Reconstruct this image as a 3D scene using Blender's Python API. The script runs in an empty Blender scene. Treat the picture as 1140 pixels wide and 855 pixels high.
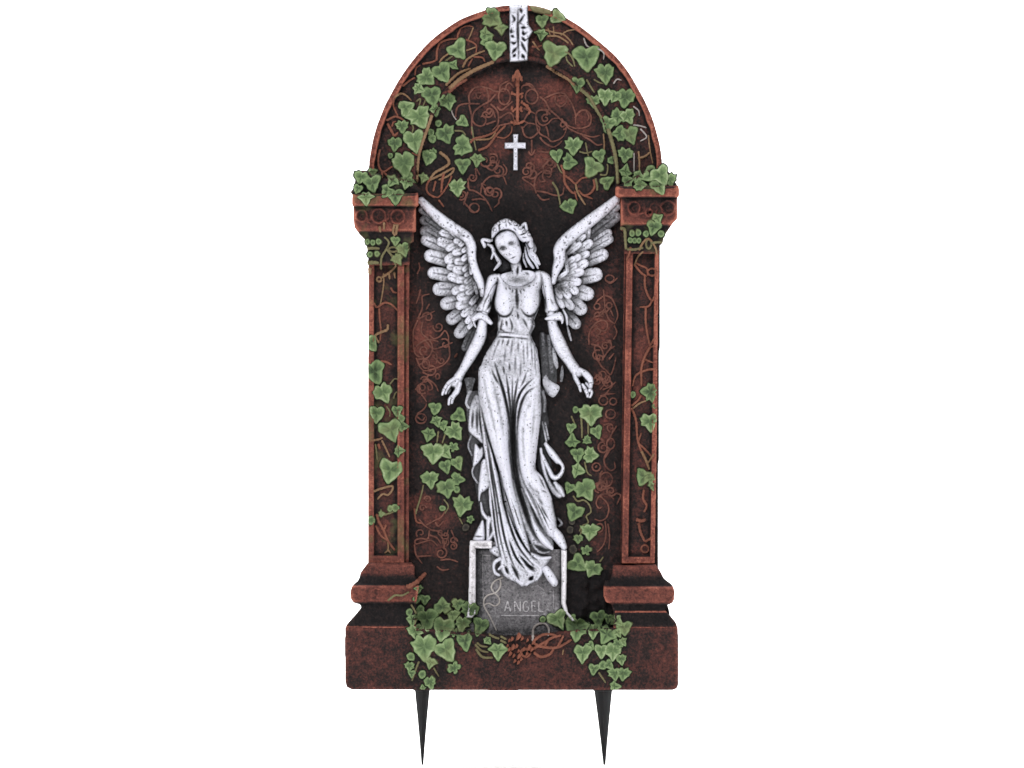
# Gravestone garden decoration photographed on a white studio sweep.
# The stone is a moulded relief: every part is a sculpted height relief with real depth (1 photo px = 1 mm).
# px, py = position on the stone's face in mm (py downwards), d = depth in mm in front of the back panel's face.
import bpy, math, random
import numpy as np
from math import radians, pi, sin, cos

SC = bpy.context.scene
COL = SC.collection
CX, GZ = 570.0, 852.0
def W3(px, py, d): return ((px-CX)/1000, -d/1000, (GZ-py)/1000)

# ------------------------------------------------------------------ numeric helpers
rng = np.random.default_rng(7)
def blur(A, n, it=2):
    n = int(n)
    if n < 1: return A.copy()
    for _ in range(it):
        for ax in (0, 1):
            P = np.concatenate([np.repeat(A.take([0], ax), n+1, ax), A, np.repeat(A.take([-1], ax), n, ax)], ax)
            Cc = np.cumsum(P, ax)
            L = A.shape[ax]
            A = (Cc.take(range(2*n+1, 2*n+1+L), ax) - Cc.take(range(0, L), ax))/(2*n+1)
    return A
_lat = rng.random((512, 512))
def vnoise(X, Y, s, off=0.0):
    x = X/s+off*7.31+50; y = Y/s+off*3.77+50
    i = np.floor(x).astype(int); j = np.floor(y).astype(int)
    fx = x-i; fy = y-j
    fx = fx*fx*(3-2*fx); fy = fy*fy*(3-2*fy)
    g = lambda a, b: _lat[a % 512, b % 512]
    return (g(i, j)*(1-fx)+g(i+1, j)*fx)*(1-fy)+(g(i, j+1)*(1-fx)+g(i+1, j+1)*fx)*fy-.5
def spline(pts, step=1.6, closed=False):
    P = np.array(pts, float)
    if len(P) < 3 and not closed:
        n = max(2, int(np.linalg.norm(P[-1][:2]-P[0][:2])/step)+1)
        t = np.linspace(0, 1, n)[:, None]
        return P[0]*(1-t)+P[-1]*t
    Q = np.vstack([P[-1], P, P[0], P[1]]) if closed else np.vstack([2*P[0]-P[1], P, 2*P[-1]-P[-2]])
    out = []
    for k in range(len(Q)-3):
        a, b, c, d = Q[k:k+4]
        n = max(2, int(np.linalg.norm((c-b)[:2])/step)+1)
        for t in np.arange(n)/n:
            out.append(.5*((2*b)+(c-a)*t+(2*a-5*b+4*c-d)*t*t+(3*b-a-3*c+d)*t**3))
    if not closed: out.append(P[-1])
    return np.array(out)
def ring_pts(cx, cy, rx, ry=None, a0=0, a1=360, n=16):
    ry = ry or rx
    return [(cx+rx*cos(radians(a0+(a1-a0)*k/n)), cy+ry*sin(radians(a0+(a1-a0)*k/n))) for k in range(n+1)]

VOID = -1e3
class Relief:
    """height relief on a regular grid; H = depth, T = paint tone factor"""
    def __init__(s, x0, y0, x1, y1, res=.5):
        s.x0, s.y0, s.res = x0, y0, res
        s.nx = int(round((x1-x0)/res))+1; s.ny = int(round((y1-y0)/res))+1
        s.X, s.Y = np.meshgrid(x0+np.arange(s.nx)*res, y0+np.arange(s.ny)*res)
        s.H = np.full((s.ny, s.nx), VOID); s.T = np.ones((s.ny, s.nx))
    def win(s, xa, ya, xb, yb):
        i0 = max(0, int((xa-s.x0)/s.res)); i1 = min(s.nx, int((xb-s.x0)/s.res)+2)
        j0 = max(0, int((ya-s.y0)/s.res)); j1 = min(s.ny, int((yb-s.y0)/s.res)+2)
        return slice(j0, max(j0, j1)), slice(i0, max(i0, i1))
    def pdist(s, poly, pad=1):
        P = np.array(poly, float)
        w = s.win(P[:, 0].min()-pad, P[:, 1].min()-pad, P[:, 0].max()+pad, P[:, 1].max()+pad)
        X, Y = s.X[w], s.Y[w]
        D = np.full(X.shape, 1e9); ins = np.zeros(X.shape, bool)
        for a, b in zip(P, np.roll(P, -1, 0)):
            v = b-a; L = v@v+1e-12
            t = np.clip(((X-a[0])*v[0]+(Y-a[1])*v[1])/L, 0, 1)
            D = np.minimum(D, (X-a[0]-t*v[0])**2+(Y-a[1]-t*v[1])**2)
            if a[1] != b[1]:
                c = ((a[1] > Y) != (b[1] > Y)) & (X < (b[0]-a[0])*(Y-a[1])/(b[1]-a[1])+a[0])
                ins ^= c
        return w, np.sqrt(D), ins
    def ldist(s, pts, pad, vals=None):
        S = np.array(pts, float)
        w = s.win(S[:, 0].min()-pad, S[:, 1].min()-pad, S[:, 0].max()+pad, S[:, 1].max()+pad)
        X, Y = s.X[w], s.Y[w]
        D = np.full(X.shape, 1e9); V = np.zeros(X.shape)
        for k in range(len(S)-1):
            a, b = S[k, :2], S[k+1, :2]
            v = b-a; L = v@v+1e-12
            t = np.clip(((X-a[0])*v[0]+(Y-a[1])*v[1])/L, 0, 1)
            d = np.sqrt((X-a[0]-t*v[0])**2+(Y-a[1]-t*v[1])**2)
            if vals is None:
                m = d < D; D = np.where(m, d, D); V = np.where(m, (k+t)/(len(S)-1), V)
            else:
                r = vals[k]+(vals[k+1]-vals[k])*t
                q = d/np.maximum(r, .05)
                m = q < D; D = np.where(m, q, D); V = np.where(m, (k+t)/(len(S)-1), V)
        s.U = V
        return w, D
    def fill(s, poly, base, bulge=0, wd=6, tone=None, smooth=True, mode='max'):
        P = spline(poly, 2.0, True) if smooth else np.array(poly, float)
        w, D, ins = s.pdist(P)
        u = np.clip(D/wd, 0, 1)
        h = base+bulge*np.sqrt(1-(1-u)**2)
        H = s.H[w]
        m = ins & (h > H) if mode == 'max' else ins
        s.H[w] = np.where(m, h, H)
        s.T[w] = np.where(m, 1.0 if tone is None else tone, s.T[w])
        return s
    def stroke(s, pts, r, base, amp, tone=None, groove=None, flat=2, lift=0):
        n = len(pts)
        r = [r]*n if not hasattr(r, '__len__') else r
        S = spline([(p[0], p[1], q) for p, q in zip(pts, r)])
        w, q = s.ldist(S, max(r)+1, S[:, 2])
        h = base+amp*np.sqrt(np.clip(1-q**flat, 0, 1))
        if groove: h = h-groove*np.exp(-(q/.14)**2)
        if lift: h = h+lift*(s.U-.5)
        if isinstance(tone, tuple): tone = tone[0]+(tone[1]-tone[0])*np.clip(s.U*1.25, 0, 1)
        H = s.H[w]; m = (q < 1) & (h > H)
        s.H[w] = np.where(m, h, H)
        s.T[w] = np.where(m, 1.0 if tone is None else tone, s.T[w])
        return s
    def add(s, pts, wd, amt, tone=None):
        S = spline(pts)
        w, D = s.ldist(S, wd*3)
        e = 1.0
        if np.hypot(*(np.array(pts[0])-np.array(pts[-1]))) > 1: e = np.clip(np.minimum(s.U, 1-s.U)/.38, 0, 1)*.85+.15
        ww = wd*(.45+.55*e) if amt < 0 else wd
        g = np.exp(-(D/ww)**2)*e
        s.H[w] = np.where(s.H[w] > -100, s.H[w]+amt*g, s.H[w])
        if tone is not None: s.T[w] = s.T[w]*(1+(tone-1)*g)
        return s
    def blob(s, cx, cy, rx, ry, amt, tone=None):
        g = np.exp(-((s.X-cx)/rx)**2-((s.Y-cy)/ry)**2)
        s.H = np.where(s.H > -100, s.H+amt*g, s.H)
        if tone is not None: s.T = s.T*(1+(tone-1)*g)
        return s
    def mask(s): return s.H > -100
    def soften(s, n=1):
        m = s.mask(); Hb = np.where(m, s.H, 0)
        k = blur(m.astype(float), n, 1)+1e-9
        s.H = np.where(m, blur(Hb, n, 1)/k, s.H)
        return s
    def rough(s, *oct_):
        m = s.mask(); N = 0
        for k, (sz, a) in enumerate(oct_): N = N+a*2*vnoise(s.X, s.Y, sz, k+s.x0*.01)
        s.H = np.where(m, s.H+N, s.H)
        return s
    def cavity(s, mm, floor=0.0):
        Hf = np.where(s.mask(), s.H, floor)
        return Hf-blur(Hf, mm/s.res)
    def cavity_in(s, mm):
        m = s.mask(); k = blur(m.astype(float), mm/s.res)+1e-9
        return np.where(m, s.H-blur(np.where(m, s.H, 0), mm/s.res)/k, 0)

def material_slot(me, m): me.materials.append(m)
def link(name, me, parent=None):
    o = bpy.data.objects.new(name, me); COL.objects.link(o)
    if parent: o.parent = parent
    return o

def relief_object(name, R, tone, mat, parent, floor=-2.0, cap=None):
    m = R.mask()
    q = m[:-1, :-1] & m[1:, :-1] & m[:-1, 1:] & m[1:, 1:]
    jj, ii = np.nonzero(q)
    nx = R.nx
    a = jj*nx+ii; F = np.stack([a, a+nx, a+nx+1, a+1], 1)
    used = np.unique(F); remap = np.full(R.nx*R.ny, -1); remap[used] = np.arange(len(used))
    F = remap[F]
    px = R.X.ravel()[used].copy(); py = R.Y.ravel()[used].copy()
    dd = R.H.ravel()[used]; tt = np.clip(tone, 0, 1.2).ravel()[used]
    E = np.concatenate([F[:, [0, 1]], F[:, [1, 2]], F[:, [2, 3]], F[:, [3, 0]]])
    key = np.sort(E, 1); kk = key[:, 0].astype(np.int64)*len(used)+key[:, 1]
    _, idx, cnt = np.unique(kk, return_index=True, return_counts=True)
    B = E[idx[cnt == 1]]
    n = len(used)
    for _ in range(6):                                   # smooth the rim outline
        deg = np.bincount(B.ravel(), minlength=n).astype(float); on = deg > 0
        for arr in (px, py):
            sm = np.bincount(B[:, 0], arr[B[:, 1]], n)+np.bincount(B[:, 1], arr[B[:, 0]], n)
            arr[on] = .5*arr[on]+.5*sm[on]/deg[on]
    bv = np.unique(B); bm = np.full(n, -1); bm[bv] = n+np.arange(len(bv))
    px = np.concatenate([px, px[bv]]); py = np.concatenate([py, py[bv]])
    fl = np.minimum(dd[bv]-.3, floor)
    dd = np.concatenate([dd, fl]); tt = np.concatenate([tt, tt[bv]])
    S = np.stack([B[:, 1], B[:, 0], bm[B[:, 0]], bm[B[:, 1]]], 1)
    F = np.concatenate([F, S])
    V = np.stack([(px-CX)/1000, -dd/1000, (GZ-py)/1000], 1)
    me = bpy.data.meshes.new(name)
    me.vertices.add(len(V)); me.vertices.foreach_set('co', V.ravel())
    me.loops.add(F.size); me.loops.foreach_set('vertex_index', F.ravel().astype(np.int32))
    me.polygons.add(len(F)); me.polygons.foreach_set('loop_start', np.arange(0, F.size, 4, dtype=np.int32))
    me.update(calc_edges=True)
    me.polygons.foreach_set('use_smooth', np.ones(len(F), bool))
    at = me.attributes.new('paint', 'FLOAT', 'POINT'); at.data.foreach_set('value', tt.astype(np.float32))
    me.set_sharp_from_angle(angle=radians(70))
    me.validate()
    material_slot(me, mat)
    return link(name, me, parent)

def pymesh(name, V, F, mat, parent, tone=None, smooth=True, sharp=60):
    me = bpy.data.meshes.new(name); me.from_pydata(V, [], F); me.update()
    if smooth:
        me.polygons.foreach_set('use_smooth', np.ones(len(F), bool)); me.set_sharp_from_angle(angle=radians(sharp))
    at = me.attributes.new('paint', 'FLOAT', 'POINT')
    at.data.foreach_set('value', np.array(tone if tone is not None else [1.0]*len(V), np.float32))
    material_slot(me, mat)
    return link(name, me, parent)

# ------------------------------------------------------------------ materials
def newmat(name):
    m = bpy.data.materials.new(name); m.use_nodes = True
    nt = m.node_tree; b = nt.nodes['Principled BSDF']
    return m, nt, b
def node(nt, t, **kw):
    n = nt.nodes.new(t)
    for k, v in kw.items():
        if k in n.inputs: n.inputs[k].default_value = v
        else: setattr(n, k, v)
    return n
def math_(nt, op, a, b=None, c=None):
    n = nt.nodes.new('ShaderNodeMath'); n.operation = op
    for k, v in enumerate((a, b, c)):
        if v is None: continue
        if isinstance(v, (int, float)): n.inputs[k].default_value = v
        else: nt.links.new(v, n.inputs[k])
    return n.outputs[0]
def ramp(nt, f, stops):
    r = nt.nodes.new('ShaderNodeValToRGB'); e = r.color_ramp.elements
    while len(e) < len(stops): e.new(.5)
    for x, (p, c) in zip(e, stops): x.position = p; x.color = (*c, 1)
    nt.links.new(f, r.inputs[0]); return r.outputs[0]
def noise(nt, co, scale, detail=4, rough=.6):
    n = node(nt, 'ShaderNodeTexNoise', Scale=scale, Detail=detail, Roughness=rough)
    nt.links.new(co, n.inputs['Vector']); return n.outputs['Fac']

def painted(name, stops, n1=.5, n2=.35, n3=.3, grain=.25, speck=0, rough=.85, spec=.09, hue=None, offset=0, objrand=0):
    """base coat + dry-brushed colour: the 'paint' attribute says how much of the top colour was brushed on"""
    m, nt, b = newmat(name)
    co = nt.nodes.new('ShaderNodeNewGeometry').outputs['Position']
    at = node(nt, 'ShaderNodeAttribute', attribute_name='paint').outputs['Fac']
    big = noise(nt, co, 30, 4); mid = noise(nt, co, 140, 4, .65); fine = noise(nt, co, 420, 3, .75)
    f = at
    for s_, k in ((big, n1), (mid, n2), (fine, n3)):
        f = math_(nt, 'ADD', f, math_(nt, 'MULTIPLY', math_(nt, 'SUBTRACT', s_, .5), k))
    if offset: f = math_(nt, 'ADD', f, offset)
    if objrand:
        oi = nt.nodes.new('ShaderNodeObjectInfo').outputs['Random']
        f = math_(nt, 'ADD', f, math_(nt, 'MULTIPLY', math_(nt, 'SUBTRACT', oi, .5), objrand))
    c = ramp(nt, f, stops)
    if hue:                                             # a second colour worn in patches
        mx = node(nt, 'ShaderNodeMix', data_type='RGBA')
        t = math_(nt, 'MULTIPLY', math_(nt, 'SMOOTH_MIN', 1.0, math_(nt, 'MULTIPLY', math_(nt, 'SUBTRACT', noise(nt, co, hue[1], 3), hue[2]), 6), .1), hue[3])
        t = math_(nt, 'MAXIMUM', t, 0)
        nt.links.new(t, mx.inputs[0]); nt.links.new(c, mx.inputs[6]); mx.inputs[7].default_value = (*hue[0], 1)
        c = mx.outputs[2]
    if speck:                                           # spatter of dark paint dots
        vo = node(nt, 'ShaderNodeTexVoronoi', Scale=300.0); nt.links.new(co, vo.inputs['Vector'])
        sp = math_(nt, 'LESS_THAN', vo.outputs['Distance'], .24)
        sel = node(nt, 'ShaderNodeSeparateColor'); nt.links.new(vo.outputs['Color'], sel.inputs[0])
        sp = math_(nt, 'MULTIPLY', sp, math_(nt, 'LESS_THAN', sel.outputs[0], speck))
        vo2 = node(nt, 'ShaderNodeTexVoronoi', Scale=700.0); nt.links.new(co, vo2.inputs['Vector'])
        sel2 = node(nt, 'ShaderNodeSeparateColor'); nt.links.new(vo2.outputs['Color'], sel2.inputs[0])
        sp2 = math_(nt, 'MULTIPLY', math_(nt, 'LESS_THAN', vo2.outputs['Distance'], .3), math_(nt, 'LESS_THAN', sel2.outputs[0], speck*.9))
        sp = math_(nt, 'MAXIMUM', math_(nt, 'MULTIPLY', sp, .85), math_(nt, 'MULTIPLY', sp2, .45))
        mx = node(nt, 'ShaderNodeMix', data_type='RGBA')
        nt.links.new(sp, mx.inputs[0]); nt.links.new(c, mx.inputs[6]); mx.inputs[7].default_value = (.02, .02, .023, 1)
        c = mx.outputs[2]
    nt.links.new(c, b.inputs['Base Color'])
    b.inputs['Roughness'].default_value = rough
    b.inputs['Specular IOR Level'].default_value = spec
    bp = node(nt, 'ShaderNodeBump', Strength=grain, Distance=.0012)
    hsum = math_(nt, 'ADD', math_(nt, 'MULTIPLY', fine, .6), mid)
    nt.links.new(hsum, bp.inputs['Height']); nt.links.new(bp.outputs[0], b.inputs['Normal'])
    return m
BLK = (.010, .0092, .0098)
RED = [(0, BLK), (.26, (.021, .0155, .0152)), (.50, (.066, .0265, .0230)), (.8, (.160, .053, .040)), (1, (.30, .105, .072))]
M_red = painted('brick_red_paint', RED, .46, .6, .95, .6)
M_panel = painted('worn_panel_paint', RED, .34, .5, .85, .5)
M_cap = painted('mossy_capital_paint', RED, .42, .5, .8, .5, hue=((.10, .10, .045), 26, .56, .8))
M_white = painted('pale_grey_paint', [(0, (.009, .009, .010)), (.3, (.050, .050, .054)), (.58, (.20, .20, .22)), (.82, (.44, .44, .49)), (1, (.64, .64, .72))], .24, .36, .7, .4, speck=.36, rough=.75, spec=.22)
M_grey = painted('grey_plaque_paint', [(0, (.010, .010, .011)), (.3, (.045, .045, .048)), (.62, (.20, .19, .20)), (.85, (.50, .48, .50)), (1, (.72, .70, .74))], .2, .4, .8, .4, speck=.12)
M_leaf = painted('ivy_green_paint', [(0, (.010, .014, .009)), (.35, (.055, .082, .042)), (.65, (.118, .175, .078)), (.9, (.180, .246, .116)), (1.0, (.27, .335, .185))], .3, .3, .4, .35, hue=((.19, .20, .095), 22, .55, .6), objrand=.22)
M_olive = painted('olive_vine_paint', [(0, (.02, .018, .010)), (.5, (.10, .085, .045)), (1, (.22, .21, .11))], .5, .4, .3, .3)
M_vine = painted('rust_vine_paint', [(0, (.02, .012, .010)), (.5, (.12, .048, .034)), (1, (.30, .115, .075))], .5, .4, .3, .3)
M_tan = painted('tan_vine_paint', [(0, (.025, .018, .012)), (.5, (.16, .09, .05)), (1, (.30, .20, .12))], .6, .4, .3, .3)
M_scroll = painted('rust_scroll_paint', [(0, (.014, .012, .012)), (.45, (.058, .028, .024)), (1, (.20, .085, .064))], 1.0, .8, .6, .3, offset=-.14)
M_pale = painted('pale_vine_paint', [(0, (.03, .025, .025)), (.5, (.22, .19, .18)), (1, (.45, .42, .40))], .6, .4, .3, .3)
M_dkleaf = painted('dark_bud_paint', [(0, (.010, .010, .009)), (.6, (.035, .032, .028)), (1, (.08, .07, .055))], .3, .3, .3, .3)
m, nt, b = newmat('black_plastic'); M_stake = m
b.inputs['Base Color'].default_value = (.006, .006, .007, 1); b.inputs['Roughness'].default_value = .34; b.inputs['Specular IOR Level'].default_value = .16
m, nt, b = newmat('white_paper'); M_back = m
b.inputs['Base Color'].default_value = (.95, .95, .95, 1); b.inputs['Roughness'].default_value = .9; b.inputs['Specular IOR Level'].default_value = 0

# ------------------------------------------------------------------ the thing
stone = bpy.data.objects.new('gravestone', None); COL.objects.link(stone)
stone['label'] = 'tall arched brick-red gravestone with pale angel relief and green ivy on two black stakes'
stone['category'] = 'gravestone'

ARCH_OUT = [(410.4, 214), (410.4, 186), (412, 172), (414.8, 156.3), (419.2, 140.5), (423.5, 129), (428, 118), (434.2, 106), (442.2, 91.6), (452.6, 75.8), (465, 60), (480, 44.5), (495, 32.6), (513.3, 21), (536, 12.2), (554.6, 7), (567.7, 5.6), (588, 5.4), (604, 8), (617, 12.8), (629.4, 19), (645, 28.6), (658.3, 38.6), (671.5, 49.6), (680, 57), (690, 67.3), (700.6, 81.3), (711, 98.9), (719.5, 115), (727, 133), (732.8, 152.7), (736.3, 170.3), (737.7, 189), (738, 212)]
ARCH_IN = [(685, 212), (684, 190), (680, 168), (673, 141), (668, 128), (657.7, 113), (640, 93.6), (622.6, 81), (607.7, 72.4), (589.3, 68), (577, 67.5), (567, 68), (552.6, 71), (539.5, 77), (522, 86.7), (511.4, 94), (500, 103), (488, 120), (476, 145), (470, 160), (466, 175), (463, 200), (463, 214)]

SURF = np.full((900, 800), -60.0)                       # composite surface for draping vines and leaves, 1 mm grid
def stamp(R):
    st = int(round(1/R.res)); H = R.H[::st, ::st]
    j, i = int(R.y0), int(R.x0)
    v = SURF[j:j+H.shape[0], i:i+H.shape[1]]
    np.maximum(v, H, out=v)

# back panel
R = Relief(404, 2, 748, 768, 1.0)
body = [(p[0]+(1.6 if p[0] < 570 else -1.6), p[1]+1.6) for p in ARCH_OUT] + [(733, 640), (746, 680), (750, 762), (389, 762), (392, 680), (412, 640)]
R.fill(body, 0, 0, smooth=False)
R.rough((22, .7), (7, .5), (3, .6), (1.8, .5))
for k in range(46):                                      # black rubble beside the plaque
    x, y = rng.uniform(634, 674), rng.uniform(640, 692)
    R.blob(x, y, rng.uniform(3, 6), rng.uniform(3, 6), rng.uniform(1.5, 4.5))
BLOBS = [(545, 97, 42, 18, .62), (622, 104, 40, 26, .62), (560, 120, 40, 20, .45), (555, 165, 20, 18, .55), (604, 178, 22, 20, .62), (600, 204, 26, 14, .5), (636, 197, 28, 18, .42), (648, 135, 18, 24, .5), (525, 212, 26, 14, .25),
         (470, 378, 20, 36, .66), (478, 400, 24, 22, .55), (474, 436, 16, 22, .4), (468, 560, 20, 14, .62), (486, 578, 30, 18, .55), (480, 608, 30, 18, .45), (468, 508, 12, 24, .35), (462, 330, 14, 28, .36),
         (674, 330, 14, 16, .5), (668, 366, 20, 30, .66), (670, 425, 16, 34, .42), (675, 480, 14, 34, .5), (674, 545, 16, 34, .5), (668, 600, 18, 22, .42), (684, 300, 12, 16, .35)]
P = .20+.12*vnoise(R.X, R.Y, 30, 4)-.20*np.exp(-((R.X-572)/70)**4-((R.Y-330)/120)**4)-.1*np.exp(-((R.X-575)/75)**4-((R.Y-560)/120)**4)
for x, y, rx, ry, a in BLOBS: P = np.maximum(P, a*np.exp(-(((R.X-x)/rx)**2+((R.Y-y)/ry)**2)**1.3))
P = P*.95+R.cavity(4)*.15
P = np.where((R.X > 631) & (R.X < 678) & (R.Y > 634) & (R.Y < 697), .02, P)
panel = relief_object('back_panel', R, P, M_panel, stone, floor=-45)
stamp(R)

# arch
R = Relief(404, 1, 744, 216, .5)
so, si = spline(ARCH_OUT, 3), spline(ARCH_IN, 3)
ringp = np.vstack([so, si])
w_, D_, ins = R.pdist(ringp)
wo, Do = R.ldist(so, 60); wi, Di = R.ldist(si, 60)
FO = np.full(R.H.shape, 99.); FO[wo] = Do; FI = np.full(R.H.shape, 99.); FI[wi] = Di
M = np.zeros(R.H.shape, bool); M[w_] = ins
rimw = 7.4+1.4*vnoise(R.X, R.Y, 9)
rim = np.clip((rimw-FO)/1.2, 0, 1)
edge = 1.8*(1-np.sqrt(np.clip(1-(1-np.clip(FO/3, 0, 1))**2, 0, 1)))
Hh = 9+rim*8-edge+3.2*np.sqrt(np.clip(1-((FI-3)/3)**2, 0, 1))
R.H = np.where(M, Hh, VOID)
R.rough((26, .7), (8, .6), (3, .7), (1.8, .4))
P = np.where(rim > .5, 0.74, .24+.34*np.clip(vnoise(R.X, R.Y, 24, 3)+.12, 0, 1))
P = np.where(FI < 5, .32, P)
P = P+R.cavity_in(2)*.16
arch = relief_object('arch_band', R, P, M_red, stone, floor=-45)
stamp(R)

# keystone
R = Relief(562, 2, 598, 74, .4)
R.fill([(566.5, 5.2), (588, 5), (588.6, 20), (589, 27), (594.2, 35), (589, 43), (588, 67.4), (577, 69.6), (567, 69.4), (566.6, 40)], 12, 9, 3, smooth=False)
for g in ([(577.2, 5), (576.6, 30), (577.5, 68)], [(569, 16), (573, 22), (569, 26)], [(584, 16), (579, 25), (583, 28)], [(570, 30), (569, 36), (573, 35)], [(568, 39), (573, 42)], [(568, 46), (572, 48.5), (575.5, 46)],
          [(569, 61), (576, 52)], [(579, 31), (586, 31)], [(582, 33), (583, 38), (587, 36)], [(580, 40), (584, 45), (588, 43)], [(579, 44), (583, 53), (587, 60)], [(579, 8), (581, 16)], [(571, 64), (574, 60)], [(581, 60), (584, 66)]):
    R.add(g+[g[-1]] if 0 else g, 1.6, -5, .45)
R.rough((5, .5), (2, .3))
P = np.clip(.76+R.cavity_in(3)*.22, .08, 1.1)
relief_object('keystone', R, P, M_white, stone, floor=-44)
stamp(R)

# cross
R = Relief(558, 145, 590, 193, .4)
R.fill([(570.8, 148.6), (577.4, 148.6), (577.4, 157.6), (586, 158), (586, 165.6), (577.2, 165.6), (577, 189.6), (570.8, 189.6), (571, 165.6), (561.4, 165.4), (561.4, 158), (570.8, 157.6)], 0, 6, 2.2, smooth=False)
for x, y in ((574, 152), (565, 161.5), (574, 171), (574, 186), (582.5, 161.5)): R.blob(x, y, 1.3, 1.3, -1.2)
P = np.clip(.8+R.cavity_in(2.5)*.25, .15, 1.1)
relief_object('cross', R, P, M_white, stone)

# plinth
R = Relief(381, 692, 758, 770, .5)
PL = [(384.6, 697), (420, 696.6), (455, 697.5), (500, 701), (540, 705), (570, 708), (600, 706), (640, 700), (690, 697.5), (754.4, 697), (754.8, 730), (754.8, 761), (753, 765.5), (748, 767.3), (660, 767), (560, 767.6), (460, 767), (392, 766.6), (386.5, 764), (384.8, 758), (384.4, 720)]
w_, D_, ins = R.pdist(PL)
h = 46-3*(1-np.sqrt(np.clip(1-(1-np.clip(D_/3.5, 0, 1))**2, 0, 1)))
R.H[w_] = np.where(ins, h, VOID)
R.rough((30, .9), (9, .55), (3.5, .6), (2, .45))
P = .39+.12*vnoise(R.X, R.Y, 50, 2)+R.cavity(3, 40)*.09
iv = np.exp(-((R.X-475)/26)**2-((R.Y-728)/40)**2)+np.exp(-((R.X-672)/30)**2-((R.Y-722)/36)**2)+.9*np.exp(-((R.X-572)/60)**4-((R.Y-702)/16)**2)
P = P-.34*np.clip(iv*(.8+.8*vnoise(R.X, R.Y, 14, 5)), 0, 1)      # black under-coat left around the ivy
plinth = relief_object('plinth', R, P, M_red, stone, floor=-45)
stamp(R)

# columns: shaft + capital + base
def prof(y, stops):
    ys, hs = zip(*stops); return np.interp(y, ys, hs)
def outline_relief(R, poly, hfun, round_=2.0):
    w, D, ins = R.pdist(poly)
    h = hfun(R.X[w], R.Y[w])-round_*.8*(1-np.sqrt(np.clip(1-(1-np.clip(D/round_, 0, 1))**2, 0, 1)))
    R.H[w] = np.where(ins, h, R.H[w])
def tone_prof(y, stops): return prof(y, stops)

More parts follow.
